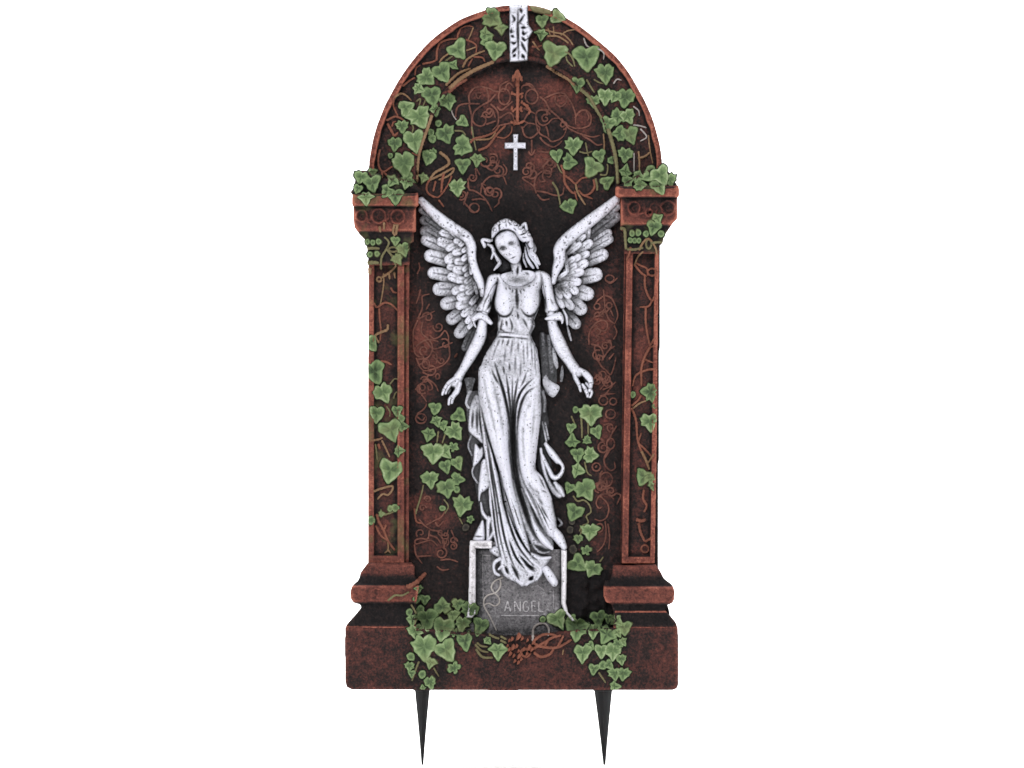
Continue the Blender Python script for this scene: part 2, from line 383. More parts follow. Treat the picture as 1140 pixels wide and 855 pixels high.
def column(side):
    if side < 0:
        R = Relief(406, 286, 460, 630, .5)
        poly = [(410.4, 288), (455.6, 288), (455.4, 400), (455.2, 627), (409.8, 627), (409.8, 450)]
        bars, x0, x1, y0, y1 = (450.6, 455.6), 416.2, 442.8, 292, 618.6
        X = R.X
    else:
        R = Relief(686, 270, 738, 632, .5)
        X = R.X+(R.Y-300)*.0152
        poly = [(694.8, 274), (733.5, 274), (733.2, 300), (731.8, 400), (732, 440), (730.6, 520), (728.8, 627.5), (690.6, 627.5), (692.5, 470), (694.6, 300)]
        bars, x0, x1, y0, y1 = (694, 696.6), 704, 728.8, 280, 620
    def hf(x, y):
        xx = X[R.win(min(p[0] for p in poly)-1, min(p[1] for p in poly)-1, max(p[0] for p in poly)+1, max(p[1] for p in poly)+1)]
        rec = np.clip(np.minimum(np.minimum(xx-x0, x1-xx), np.minimum(y-y0, y1-y))/1.2, 0, 1)
        h = 24-rec*8
        st = np.clip(np.minimum(xx-bars[0], bars[1]-xx)/.8+1, 0, 1)
        return h-st*6
    outline_relief(R, poly, hf, 1.6)
    ed = bars[0] if side < 0 else bars[1]
    R.H = np.where(R.mask(), R.H-1.6*np.exp(-((X-ed)/.7)**2), R.H)
    R.rough((16, .5), (6, .6), (2.5, .6))
    rec = (X > x0) & (X < x1) & (R.Y > y0) & (R.Y < y1)
    P = np.where(rec, .31+.36*np.clip(vnoise(R.X, R.Y, 22, 8)*1.6, 0, .8), 0.62+.24*vnoise(R.X, R.Y, 20, 4))
    P = P+R.cavity(3, 14)*.075
    c = relief_object('column', R, P, M_cap if side < 0 else M_red, stone, floor=-40); stamp(R)
    # capital
    if side < 0:
        R = Relief(388, 186, 470, 300, .5)
        mound = [(396, 218), (394.5, 207), (397, 196), (403, 190), (411, 191), (418, 197), (430, 199), (448, 199), (464, 206), (466, 218)]
        poly = [(392.6, 217), (400, 216), (440, 216.5), (465.8, 215.4), (466.4, 229), (463.4, 230.5), (463.4, 257.6), (461, 259), (461, 269), (456.4, 272), (456, 295), (409.4, 296), (409.6, 285), (408.4, 276), (406.6, 268), (400, 261), (395, 254), (393.8, 246), (393.8, 231), (392.2, 228)]
        st = [(229, 42), (231, 36), (256.5, 36), (259, 31), (270, 28.5), (273, 26.5), (296, 26.5)]
        tn = [(229, .68), (231, .30), (236, .46), (250, .66), (257, .74), (260, .12), (272, .10), (290, .12), (296, .45)]
        rings = [(403, 241, 6), (422, 241, 7.5), (443, 242, 7.5)]
    else:
        R = Relief(680, 184, 760, 288, .5)
        mound = [(690, 210), (700, 201), (712, 194), (722, 189.5), (734, 188.5), (743, 190), (748, 198), (750, 210)]
        poly = [(685, 208.5), (700, 207.6), (755, 207), (756, 213), (755.6, 219.4), (754, 221), (754, 244), (748.5, 250), (744.5, 256), (739.5, 263), (737.8, 271), (734.4, 274.5), (733.4, 283), (694.6, 283), (694.6, 259), (690.6, 256), (690.8, 221), (685, 218.6)]
        st = [(219, 42), (221, 36), (249.5, 36), (252, 31), (263, 28.5), (266, 26.5), (283, 26.5)]
        tn = [(219, .74), (221, .25), (228, .42), (242, .58), (249.5, .74), (253, .10), (264, .10), (278, .14), (283, .45)]
        rings = [(705.5, 232, 6.5), (743, 232, 7.5), (722, 237, 3.6)]
    R.fill(mound, 26, 8, 6, tone=.1)
    w, D, ins = R.pdist(poly)
    h = prof(R.Y[w], st)-1.4*(1-np.sqrt(np.clip(1-(1-np.clip(D/2, 0, 1))**2, 0, 1)))
    R.H[w] = np.where(ins, h, R.H[w])
    body_m = np.zeros(R.H.shape, bool); body_m[w] = ins
    for x, y, r in rings:
        R.add(ring_pts(x, y, r, r*1.05), 1.3, 3.4); R.blob(x, y, r*.7, r*.7, -1.8, .78)
        R.add(ring_pts(x+r*.2, y+r*.1, r*.42, r*.42, 0, 270), .8, 1.8)
    a = rings
    for i_ in range(2):
        p_, q_ = a[i_][:2], a[i_+1][:2]
        R.add([(p_[0]-2, p_[1]+8), ((p_[0]*2+q_[0])/3+3, p_[1]+4), ((p_[0]+q_[0])/2, p_[1]-3), ((p_[0]+q_[0]*2)/3, q_[1]-8)], 1, 2.6)
        R.add(ring_pts((p_[0]+q_[0])/2, p_[1]+5, 2.6, 2.6, 0, 300), .8, 2.2)
    R.add([(a[0][0]-a[0][2], a[0][1]+6), (a[0][0], a[0][1]+9), (a[0][0]+9, a[0][1]+6), (a[0][0]+12, a[0][1])], 1, 2)
    R.rough((12, .6), (5, .6), (2.5, .55))
    P = np.where(body_m, prof(R.Y, tn)*R.T+.1*vnoise(R.X, R.Y, 15, 6), .06)+R.cavity(2.5, 20)*.11
    relief_object('capital', R, P, M_cap, c, floor=-42); stamp(R)
    # base
    if side < 0:
        R = Relief(381, 622, 476, 700, .5)
        poly = [(410, 625.6), (458, 625.8), (461.5, 630), (461.8, 641), (466, 646), (467, 652), (464, 671), (462, 682), (464, 698.5), (384.8, 698.5), (386, 695), (394, 686), (402.4, 676), (401, 672.6), (394, 670.5), (390.8, 666), (390.2, 658), (392, 652), (398, 647), (400.4, 642), (401.4, 637), (405, 632)]
    else:
        R = Relief(664, 624, 760, 700, .5)
        poly = [(682.5, 629), (730, 628), (735, 635), (739, 643), (743, 647), (749, 651.5), (750.6, 657), (750.4, 667), (748, 671), (742, 673.6), (739.6, 678), (746, 685), (752, 692), (754.4, 698.5), (682, 698.5), (684, 684), (680, 672), (674, 669.5), (671.8, 664), (672, 653), (673.5, 646), (679, 646), (681, 640)]
    w, D, ins = R.pdist(poly)
    o = 0 if side < 0 else 1.2
    h = prof(R.Y[w]-o, [(626, 28), (629, 31), (641, 31.5), (650, 37), (652.5, 42), (668.5, 42), (671.5, 36.5), (675, 36.5), (697, 45), (700, 45)])-1.6*(1-np.sqrt(np.clip(1-(1-np.clip(D/2, 0, 1))**2, 0, 1)))
    R.H[w] = np.where(ins, h, R.H[w])
    if side > 0: R.add([(684, 680.4), (712, 680.2), (740, 680)], .9, 1.6)
    else:
        R.add([(397, 668), (406, 666), (411, 660), (418, 655), (425, 657), (420, 664), (432, 656), (444, 663)], .9, 1.8)
    R.rough((18, .8), (6, .6), (3, .6), (1.8, .4))
    P = prof(R.Y-o, [(626, .7), (630, .62), (638, .50), (642, .22), (645, .05), (650, .06), (651.5, .7), (656, .62), (668, .66), (670.5, .3), (673, .05), (677, .06), (690, .05), (695.5, .08), (697.2, .6)])
    if side > 0: P = np.where((abs(R.Y-680.2) < 1.0) & (R.X > 684), .8, P)
    P = P+.08*vnoise(R.X, R.Y, 18, 9)+R.cavity(2.5, 30)*.07
    relief_object('column_base', R, P, M_red, c, floor=-42); stamp(R)
    return c
column(-1); column(1)

# ------------------------------------------------------------------ plaque under the angel
R = Relief(514, 598, 648, 712, .5)
R.fill([(522.6, 602), (546, 602), (560, 606), (600, 606), (618, 612), (631.5, 612), (631, 650), (630, 672), (633, 682), (642, 692), (642, 708), (514, 708), (517, 690), (521, 679), (522, 660)], 5, 0, smooth=False)
fr = dict(smooth=False)
R.fill([(522.6, 602), (530, 602), (529.6, 683), (526, 688), (519, 688), (521, 679)], 10, 5, 2.5, 1.0, **fr)
R.fill([(522.6, 602), (548, 602), (548, 611), (522.6, 611)], 10, 5, 2.5, 1.0, **fr)
R.fill([(624.6, 612), (631.4, 612), (631, 650), (630.4, 672), (633, 682), (641, 692), (637, 692), (628, 681), (624.8, 672), (625, 640)], 10, 5, 2.5, 1.0, **fr)
R.stroke([(537.6, 618), (537.4, 640), (538, 668)], .9, 5, 1.6)
R.stroke([(538, 618), (546, 619)], .9, 5, 1.4)
R.stroke([(616.6, 658), (616.4, 678)], .8, 5, 1.4)
R.stroke([(599, 652), (605, 657), (615, 659.5)], 1, 5, 1.5)
R.rough((14, .5), (4, .4), (2, .3))
fld = .48+.13*vnoise(R.X, R.Y, 26, 4)-.26*np.exp(-((R.Y-708)/9)**2)-.16*np.exp(-((R.X-534)/4)**2)
P = np.where(R.H > 8.5, .68, fld+.03)+R.cavity(2.5, 0)*.09
plaque = relief_object('plaque', R, P, M_grey, stone, floor=-2); stamp(R)
def tube(pts, r, parent_name=None, lift=.25, closed=False, taper=.25, surf=None, base=None):
    """draped tube: returns verts, faces"""
    S = spline(pts, 1.2, closed)
    n = len(S); V = []; F = []
    d = np.array([depth(x, y) for x, y in S[:, :2]]) if base is None else np.full(n, base)
    if n > 5:
        k = np.ones(5)/5; dp = np.convolve(np.pad(d, 2, mode='edge'), k, 'valid'); d = np.maximum(dp, d-.5)
    K = 7
    for i in range(n):
        a = S[max(0, i-1), :2]; b_ = S[min(n-1, i+1), :2]
        t = (b_-a)/(np.linalg.norm(b_-a)+1e-9); nn = np.array([-t[1], t[0]])
        u = i/(n-1); rr = r*(1-taper*(u**2))*(1+.12*sin(i*1.7))
        if i in (0, n-1) and not closed: rr *= .55
        for k in range(K):
            an = 2*pi*k/K
            x, y = S[i, :2]+nn*rr*cos(an)
            V.append(W3(x, y, d[i]+rr*lift+rr*sin(an)))
    for i in range(n-1):
        for k in range(K):
            F.append((i*K+k, i*K+(k+1) % K, (i+1)*K+(k+1) % K, (i+1)*K+k))
    F.append(tuple(range(K))[::-1]); F.append(tuple((n-1)*K+k for k in range(K)))
    return V, F
def depth(px, py):
    i, j = int(round(px)), int(round(py))
    v = SURF[max(0, j-1):j+2, max(0, i-1):i+2]
    m = v.max()
    return m if m > -50 else 15.0
def merge(parts):
    V, F = [], []
    for v, f in parts:
        o = len(V); V += v; F += [tuple(i+o for i in q) for q in f]
    return V, F
LET = [[(561.8, 681), (565, 669.4), (568.4, 681)], [(563, 677), (567.4, 677)],
       [(573, 681), (573, 669.6)], [(573, 669.6), (579.2, 681)], [(579.2, 681), (579.2, 669.6)],
       [(588, 671.4), (585.6, 669.6), (583, 672), (582.6, 676), (583.4, 680), (586, 681), (588.2, 679.4), (588.2, 676)], [(588.2, 676), (585.6, 676)],
       [(592.2, 669.6), (592.2, 681)], [(592.2, 669.6), (596.6, 669.6)], [(592.2, 675.2), (596, 675.2)], [(592.2, 681), (596.8, 681)],
       [(600, 669.6), (600, 681)], [(600, 681), (604.6, 681)],
       [(558, 685.6), (580, 685.9), (600, 685.5)]]
lt = []
for l in LET:
    if len(l) == 3 and l[0][1] == 681:
        lt += [tube(l[:2], .8, taper=0), tube(l[1:], .8, taper=0)]
    else: lt.append(tube(l, .8 if l[0][1] != 685.6 else .6, taper=0))
V, F = merge(lt)
pymesh('lettering', V, F, M_grey, plaque, tone=[.78]*len(V))

# ------------------------------------------------------------------ angel
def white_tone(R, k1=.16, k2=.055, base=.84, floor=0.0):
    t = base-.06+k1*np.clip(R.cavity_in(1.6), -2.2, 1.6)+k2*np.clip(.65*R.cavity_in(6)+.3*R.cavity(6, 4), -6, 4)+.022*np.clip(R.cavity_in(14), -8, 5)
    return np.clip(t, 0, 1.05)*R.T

# body: head, neck, chest, arms, hands, feet in one surface
B = Relief(486, 236, 668, 660, .5)
torso = [(556, 305), (566, 302), (588, 300), (602, 302), (606, 312), (601, 340), (594, 360), (592, 374), (599, 392), (600, 430), (598, 480), (594, 520), (612, 560), (618, 590), (606, 606), (596, 560), (580, 520), (575, 470), (568, 520), (580, 575), (600, 640), (584, 640), (560, 560), (548, 500), (536, 440), (540, 400), (552, 376), (554, 350), (550, 330), (552, 312)]
B.fill(torso, 0, 1.2, 10)
B.stroke([(572.5, 288), (575, 299), (577, 310)], [6.5, 6.4, 8], 6, 8)
B.fill([(556, 308), (564, 303), (577, 301), (590, 301), (597, 305), (596, 312), (588, 318), (575, 321), (562, 318)], 9, 6, 7)
B.add([(569.5, 296), (574, 307)], 1.1, 2.0); B.add([(580.5, 293), (578.4, 307)], 1.1, 2.2); B.add([(576.6, 295), (575.8, 307)], 1.3, -3.4, .5); B.add([(584, 303), (590, 306)], 2, -2, .7); B.blob(577, 312, 15, 5, -.8, .5); B.blob(566, 300, 4, 6, -1, .6)
# face
face = [(556.6, 258.6), (564.3, 255.4), (570.6, 257), (576, 262), (578.8, 271), (581, 280.6), (579.9, 287.4), (576, 293), (571.5, 293.6), (567, 291.4), (560, 286), (554.3, 279), (550.6, 270.4), (551.6, 263.6)]
B.fill(face, 13, 12, 13)
B.blob(559.6, 276.4, 3.4, 2.6, -4.0, .34); B.blob(569.3, 271.0, 3.3, 2.3, -3.4, .45)
B.add([(557.6, 277.6), (559.8, 276.2), (562, 277)], .6, 1.3, 1.7); B.add([(567, 272), (569.4, 270.8), (571.8, 271.2)], .6, 1.3, 1.6)
B.add([(556.5, 273.6), (560, 272), (563, 272.4)], 1, .9); B.add([(566, 269.6), (569, 267.2), (573, 267.4)], 1, .9)
B.add([(563.6, 271), (565.6, 276), (567.2, 280.8)], 1.3, 2.6); B.add([(565.6, 282.4), (567.4, 282.9), (569.3, 281)], .8, 1.2)
B.add([(566.4, 284.2), (570.3, 282.8)], .8, -1.0, .8); B.add([(568, 287.8), (571.3, 287), (574.4, 285.2)], .7, -1.9, .55); B.add([(568.4, 286.4), (571, 285.6), (574, 284)], .7, .9); B.add([(569.6, 289.2), (574, 287)], .8, .9)
B.add([(571.5, 291.4), (574.5, 290.2)], 1.4, 1.2)
B.blob(558, 283, 3, 2.6, 1.0); B.blob(577, 278, 2.6, 3, 1.0)
# arms
B.stroke([(549, 312), (543, 330), (538, 350), (537, 361), (534, 376), (525, 394), (515.5, 411), (510, 420)], [6, 6, 5.8, 6, 7.4, 7, 5.3, 5.8], 3, 11, None, None, 2.5)
B.stroke([(606, 310), (611, 330), (614, 350), (615.5, 362), (620, 376), (626, 389), (633.5, 401), (640, 411)], [6, 6, 6, 6.2, 7.8, 8, 6.6, 6.8], 3, 11, None, None, 2.5)
# the hand at the left: index and middle curl left, ring and little below them, thumb drops from the inner side
B.stroke([(511, 420), (506, 428)], [5.4, 5], 4, 9)
B.stroke([(506, 421.5), (499.5, 426), (494.6, 433), (492.4, 439)], [3, 2.5, 2.3, 1.9], 5, 8.5)
B.stroke([(507, 423), (501.4, 428), (497.2, 434.4), (496, 438)], [3, 2.4, 2.1, 1.7], 4, 7.5)
B.stroke([(508, 425), (503.8, 430), (500.5, 435), (498.8, 438)], [2.6, 2, 1.8, 1.5], 2, 6, .7)
B.stroke([(511.5, 427), (509.3, 436), (504.6, 442), (503, 448.5)], [3.4, 2.9, 2.5, 1.8], 5, 8)
B.stroke([(509, 430), (505, 439), (500.6, 444), (499.4, 450)], [2.8, 2.6, 2.4, 1.9], 4, 8)
B.blob(504, 432.6, 2.0, 2.4, -5, .1)
for y0, x0 in ((428, 498), (432.6, 494.8), (443, 503)): B.add([(x0-2.4, y0-1.4), (x0+2.4, y0+1.8)], .6, -1.1, .75)
# the hand at the right
B.stroke([(640, 411), (644, 415)], [6.4, 6], 4, 9)
B.stroke([(645, 412), (652, 415.5), (657.4, 421), (658.6, 426.6)], [3.8, 3.6, 3.2, 2.8], 5, 9)
B.stroke([(650, 416), (656, 422.4), (657.8, 429.4), (656.4, 435)], [3, 3, 2.7, 2.2], 6, 8.4)
B.stroke([(648.5, 428), (651.5, 433), (654, 438.6), (654.4, 441.6)], [1.8, 2.6, 2.5, 1.9], 5, 8)
B.stroke([(653, 427), (657.2, 432.4), (658.8, 437), (657, 442)], [2, 2.2, 2.3, 2], 4, 8)
B.stroke([(650, 420), (653, 425), (652.4, 430)], [2.4, 2.2, 1.8], 2, 5, .55)
B.stroke([(639, 413), (641, 421), (644.6, 428), (646.4, 435.4)], [3.4, 3.2, 2.6, 1.7], 5, 8)
B.blob(647.6, 422.4, 2, 3.4, -4, .12)
for p in ([(655, 426.4), (660.6, 425.6)], [(654, 432.4), (660, 432.2)], [(649, 434.6), (653.6, 432.4)], [(643, 429.4), (647, 427.6)]): B.add(p, .6, -1.3, .6)
# feet
B.stroke([(616, 590), (622, 599), (628, 609)], [5, 6.4, 4], 8, 10)
B.stroke([(608, 634), (613, 642), (617, 648.6)], [4.6, 5.6, 5], 10, 9)
for p in ([(627.5, 612.6), (625.8, 609.4)], [(629.6, 610.6), (627.8, 607.6)], [(617, 652.6), (616, 649)], [(619.6, 651), (618.2, 647.6)], [(614.4, 652.4), (613.6, 649.4)]): B.add(p, .5, -1)
B.rough((9, .22), (3, .18))
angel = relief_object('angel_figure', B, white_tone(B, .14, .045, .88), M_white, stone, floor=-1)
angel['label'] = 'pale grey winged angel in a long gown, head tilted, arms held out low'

# gown
G = Relief(512, 298, 634, 658, .5)
# back drapery: cloth behind, then its ripples
G.fill([(519.6, 447), (534, 438), (545, 500), (548, 560), (552, 604), (541, 607), (534, 572), (525.6, 522), (522, 490)], 0, 3.4, 4, .5)
G.fill([(602, 430), (611, 468), (611, 498), (620, 538), (625, 551), (617, 556), (606, 540), (599, 500)], 0, 3.4, 4, .42)
G.fill([(601, 370), (615, 380), (620, 408), (618, 438), (606, 436), (602, 400)], 0, 2.6, 4, .3)
# left
G.fill([(517, 421), (529, 421), (527, 430), (524, 441), (519.6, 444), (519, 432)], 1, 3.5, 3, .55)
G.stroke([(523, 436), (519.4, 445), (519, 450), (522, 454)], [2, 1.6, 1.5, 1.4], 1, 5)
G.fill([(523.6, 453), (529, 440), (534, 444), (535.4, 464), (538.2, 493), (530, 488), (523.4, 482.4), (520.8, 476)], 2, 7, 4)
for p in ([(526.6, 455), (526, 466), (525.4, 477)], [(531.4, 452), (531, 466), (531.4, 482)], [(533.6, 450), (535, 470), (537, 486)]): G.add(p, 1.3, -5, .45)
G.stroke([(524.6, 485), (521.4, 494), (522, 500), (525.4, 507)], 1.3, 1, 4, .8)
G.fill([(528.6, 494.5), (533, 497), (537.6, 498), (538.7, 506), (534, 514), (526.6, 519.5), (527, 508)], 2, 7, 3)
G.add([(534, 493), (534.6, 501)], 1.6, -4, .4)
G.stroke([(528, 518), (525.6, 525), (527.6, 532), (532, 538)], 1.4, 1, 5, .8)
G.fill([(536, 513), (541, 510), (544, 518), (546.6, 539), (541, 546), (536, 549.6), (533.6, 558), (532.4, 556), (532.2, 543), (534, 525)], 2, 8, 4)
G.stroke([(535.4, 560), (537, 570), (541, 576), (547, 582)], [1, 2, 2.4, 2], 2, 7)
G.fill([(541, 577), (547, 575), (552, 581), (551.4, 594), (546, 603), (543.4, 608.5), (541, 606)], 2, 8, 4)
G.add([(545.6, 580), (546.4, 590), (544, 600)], 1.5, -4, .6)
G.fill([(536.4, 579), (539.4, 583), (539.6, 602), (526.4, 602.5), (527.4, 596), (531, 588)], 2, 9, 5)
G.add([(527, 597), (539, 598)], 1, -2.5, .6)
# under-folds between drape and leg on the left
G.fill([(534, 450), (540, 462), (548, 495), (556, 528), (562, 560), (572, 600), (560, 610), (546, 572), (543, 532), (537, 490)], 5, 9, 8, 1.0)
G.fill([(546, 575), (560, 560), (575, 590), (592, 614), (596, 634), (580, 640), (562, 636), (553, 612)], 5, 9, 8)
LF = [[(541, 478), (546, 510), (551, 540), (556, 570), (562, 600), (570, 625), (579, 642)], [(537, 462), (543, 500), (548, 535), (552, 565), (556, 595), (562, 620), (567, 638)], [(556, 532), (561, 560), (568, 586), (578, 610), (594, 630)], [(545, 535), (549, 566), (553, 598), (558, 622)], [(562, 545), (568, 570), (576, 594), (588, 614), (600, 626)], [(566, 600), (574, 620), (586, 636)]]
# back drapery, right
for p, r, t in (([(604, 372), (606, 395), (608, 424)], 3.0, .42), ([(611, 374), (613, 396), (614.4, 414)], [2.6, 2.8, 2], .5), ([(616, 388), (618.6, 402), (620, 409)], [1.6, 2.8, 1.6], .85), ([(626, 407), (625.8, 415), (624.8, 424)], [.8, 2.2, 1.8], .6)):
    G.stroke(p, r, 1, 5, t)
G.fill([(604, 424), (608, 416), (611, 422), (616.4, 426), (623, 429.5), (622.6, 435), (617, 442.4), (612, 441), (607, 433.6)], 2, 8, 5, .95)
G.stroke([(604.2, 436), (607, 446), (606.2, 458)], 1.7, 2, 5, .9)
G.stroke([(603.6, 470), (606, 480), (608.2, 491)], 1.5, 2, 5, .9); G.stroke([(606.8, 471), (609, 480), (610.8, 489)], 1.3, 2, 5, .9)
G.stroke([(607.6, 494.5), (614, 504), (621, 513)], [2.4, 4.4, 4.2], 3, 8)
G.stroke([(621, 512), (626, 518), (626.4, 524), (622, 530.4), (616, 531.4), (610, 521), (604, 507)], [3.4, 2.3, 2.5, 3.2, 3.4, 2.8, 1.8], 3, 8)
G.stroke([(602, 500), (604.6, 518), (609, 534), (616, 546), (623, 552)], [2, 2.6, 3, 4, 3.4], 3, 7)
G.stroke([(618, 538), (623, 545), (627, 551.6)], [2.6, 4.6, 2.6], 3, 7.4)
G.fill([(598, 490), (602, 500), (605, 525), (612, 545), (606, 535), (598, 520)], 2, 3, 3, .3)
G.stroke([(621, 577), (625.6, 583), (622, 586)], 1.8, 4, 5)
# channel between the legs
G.fill([(566, 455), (578, 455), (577, 500), (584, 535), (600, 560), (613, 590), (616, 612), (600, 616), (588, 600), (574, 560), (567, 510)], 9, 5, 6, .95)
G.stroke([(580, 545), (589, 574), (597, 590), (606, 602), (614.5, 610.6)], [1.8, 2.8, 3.6, 4, 2], 12, 7, 1.1)
G.stroke([(586, 548), (596, 570), (606, 590), (616, 598)], [1.6, 2.4, 3, 2.4], 10, 6, 1.0)
# torso + skirt top
G.fill([(551, 307), (556, 304), (560.4, 309), (563.5, 314), (569, 317), (575, 318.3), (583, 317.3), (590, 313.6), (594, 308.6), (594.6, 303), (600, 300.6), (604, 303), (605, 314), (602, 324), (601.6, 338), (598.6, 346), (595, 354), (596, 363), (591.6, 374), (597, 388), (600.6, 405), (601, 424), (594, 440), (584, 456), (576, 466), (566, 466), (560, 456), (552, 446), (540, 440), (532.6, 436), (533, 420), (538, 399), (548.6, 380), (553.6, 371), (553.4, 360), (555, 352), (551, 345), (549.8, 336), (552, 322), (553.4, 313)], 8, 10, 12)
# legs
G.fill([(534, 408), (548, 404), (558, 425), (564, 452), (566.4, 480), (567.4, 502), (570, 524), (572, 540), (577, 559), (582.6, 581), (590.6, 611), (586, 612), (577, 595), (569, 572), (561.5, 549), (557, 529), (549.6, 507), (541.6, 478), (537, 459), (532.6, 440), (532.4, 425)], 8, 15, 13)
G.fill([(601, 415), (601.8, 437), (602.7, 459), (600.4, 482), (597.4, 506), (597, 522), (604, 530.5), (610.8, 545), (615, 556), (618.4, 571), (620.4, 588), (618, 599), (610, 597), (603, 584), (598, 568), (591, 552), (582.4, 537), (577.4, 517), (575.6, 490), (576.6, 468), (583, 446), (592, 428)], 8, 15, 12)
k_ = np.clip((G.Y-378)/18, 0, 1)*np.clip((490-G.Y)/40, 0, 1)
m_ = G.mask(); sb_ = blur(np.where(m_, G.H, 0), 9)/(blur(m_.astype(float), 9)+1e-9)
G.H = np.where(m_, G.H*(1-k_*.85)+sb_*k_*.85, G.H)
# bust
for cx, rx in ((560.6, 9.6), (590.2, 10)):
    q = ((G.X-cx)/rx)**2+((G.Y-337)/np.where(G.Y > 337, 14, 19))**2
    G.H = np.where(G.H > 6, G.H+6.5*np.exp(-q**1.6), G.H)
G.add([(551.4, 345), (556, 350.6), (562, 352.4), (568, 349.6), (571.6, 342)], 1.3, -3, .4); G.add([(579.6, 343), (584, 349.4), (590.4, 352), (597, 348), (600, 341)], 1.3, -3, .4)
G.add([(575.4, 321), (575.6, 332), (576, 344)], 1.7, -4, .6)
for p in ([(566, 320), (569, 322.4)], [(571, 321.8), (570.2, 326)], [(575, 321), (574.6, 328)], [(578.6, 322), (580.4, 328)], [(582, 321), (584.6, 325)], [(588, 319), (591, 318)], [(563, 319), (564, 323)]): G.add(p, .8, -1.6, .5)
G.add([(560.6, 310), (565, 316.6), (575, 319.6), (586, 317.4), (594, 310)], 1.0, 1.8)
# midriff, belt, gathers
for p in ([(559, 355), (558, 363), (556, 370)], [(563, 356), (565, 364)], [(567, 353), (570, 362), (569, 370)], [(581, 354), (584, 358), (588, 366)], [(592, 352), (593, 362), (589, 372)], [(576, 347), (577, 356)], [(556, 366), (562, 369)]): G.add(p, 1.2, -1.9, .6)
G.add([(574, 352), (578, 362), (580, 372)], 2.2, 1.6)
G.add([(553.6, 372), (562, 372.4), (574, 373.6), (590, 375)], 1, 2.2); G.add([(553.6, 375), (562, 375.2), (573, 375.8)], 1, -3.0, .4); G.add([(574, 376), (590, 377.6)], .9, -1.6, .8); G.add([(553.4, 369.4), (562, 370), (572, 370.6)], .8, -1.6, .6)
for x, y0, L, dx, t in ((556.5, 376, 12, -4, .7), (561, 376, 9, -2.4, .4), (567, 376, 10, -2.6, .45), (570.6, 377, 20, -2, .75), (577, 378, 16, 0, .75), (587, 378, 24, .6, .7), (591.4, 379, 30, 1.8, .6), (583, 380, 26, 0, .85), (563.5, 386, 20, -2.5, .85), (594.6, 384, 34, 2.5, .75), (553, 384, 16, -5, .85), (574, 392, 26, -.6, .85), (580, 400, 22, -1, .8)):
    G.add([(x, y0), (x+dx*.5, y0+L*.5), (x+dx, y0+L)], 1.0, -1.5, .35+.65*t)
# folds falling into the channel
for p, wd, dp, t in (([(550.5, 403), (553, 411), (556, 421), (560.6, 436), (564.4, 452), (567.6, 470), (569, 494)], 1.5, -6.5, .28), ([(547, 410), (551, 420), (557, 430)], 1.2, -2.5, .6), ([(563.4, 416), (565.4, 430), (567.2, 446), (569.4, 466), (570.6, 486)], 1.3, -5, .3), ([(570.6, 420), (570.4, 440), (571.4, 464), (572, 482)], 1.0, -3.5, .45), ([(577, 420), (574.4, 434), (572.6, 448), (571.8, 470), (572, 492)], 1.4, -5.5, .3),
                     ([(594.5, 421), (586, 428.6), (579, 438), (575, 450), (573.4, 468), (573.6, 490)], 1.4, -6, .3), ([(598, 430), (588, 436), (581.6, 446), (577, 463), (575.4, 484)], 1.4, -4.5, .5), ([(587, 412), (583, 424), (578, 434)], 1.0, -2.2, .7), ([(567, 404), (567.6, 414)], 1, -2, .7), ([(560, 407), (562, 418)], 1, -2, .7),
                     ([(592, 446), (586, 456)], 2, -1.2, .9)):
    G.add(p, wd, dp, t)
for p, t in (([(535, 452), (539, 470), (545.4, 494), (551, 510), (557.6, 530)], .35), ([(559, 540), (563, 552), (567, 566), (572, 584)], .45), ([(568, 552), (574, 570), (582, 594)], .45), ([(599, 528), (605, 540), (607, 545)], .6), ([(600, 560), (608, 574), (614, 582)], .6), ([(596, 556), (604, 572), (612, 590)], .5), ([(602, 545), (610, 549)], .75), ([(547, 500), (552, 517), (558, 536)], .6)):
    G.add(p, .9, -3.0, t)
LATE = 1
# hem spilling over the plaque
G.fill([(557, 606), (566, 612), (578, 628), (590, 634), (592, 616), (604, 619), (614, 620.4), (610, 628), (606, 638), (600, 643), (594.6, 649), (588, 652.4), (581, 654), (575, 650), (565, 645), (559.6, 640), (556, 630)], 8, 6, 6)
G.fill([(544, 613), (550, 608), (558, 609), (560, 623), (553.4, 622)], 4, 7, 4)
G.stroke([(557, 622), (551, 626), (549.6, 632), (551.4, 638), (555.4, 640.4)], [2.4, 2.6, 2, 2.4, 2], 7, 8)
G.stroke([(555, 634), (560, 630), (563, 636), (570, 645)], [1.6, 2.4, 2.2, 2], 7, 7)
for p, r in (([(560, 612), (564, 628), (572, 642), (581, 650)], [2.2, 2.6, 3, 3.4]), ([(566, 606), (574, 622), (585, 634), (594, 638)], [2.6, 3.2, 3.4, 3]), ([(580, 607), (590, 622), (602, 632)], [3.4, 4, 3]), ([(592, 618), (602, 622), (613, 620.6)], [3, 3.4, 1.6]), ([(588, 636), (592, 644), (586, 651)], [2.4, 2.8, 2.4]), ([(600, 630), (602, 637), (597, 646)], [2.6, 3, 2])):
    G.stroke(p, r, 8, 7, None, None, 1.6)
for p in ([(569, 628), (575, 639), (578, 646)], [(578, 618), (588, 629), (597, 634)], [(562, 630), (566, 640)], [(590, 645), (594, 641)], [(584, 628), (596, 636)]): G.add(p, 1.3, -5, .35)
G.add([(569, 440), (570.4, 462), (571.4, 490), (572.6, 515), (575, 535), (580, 555), (586, 574)], 3.3, -8, .16); G.add([(570.6, 468), (571.6, 500), (573.4, 522)], 2.6, -5, .3)
G.add([(572, 515), (578, 542), (584, 563), (591, 585), (599, 603)], 3.6, -7, .2); G.add([(579, 545), (585, 566), (592, 588)], 2.2, -3, .5)
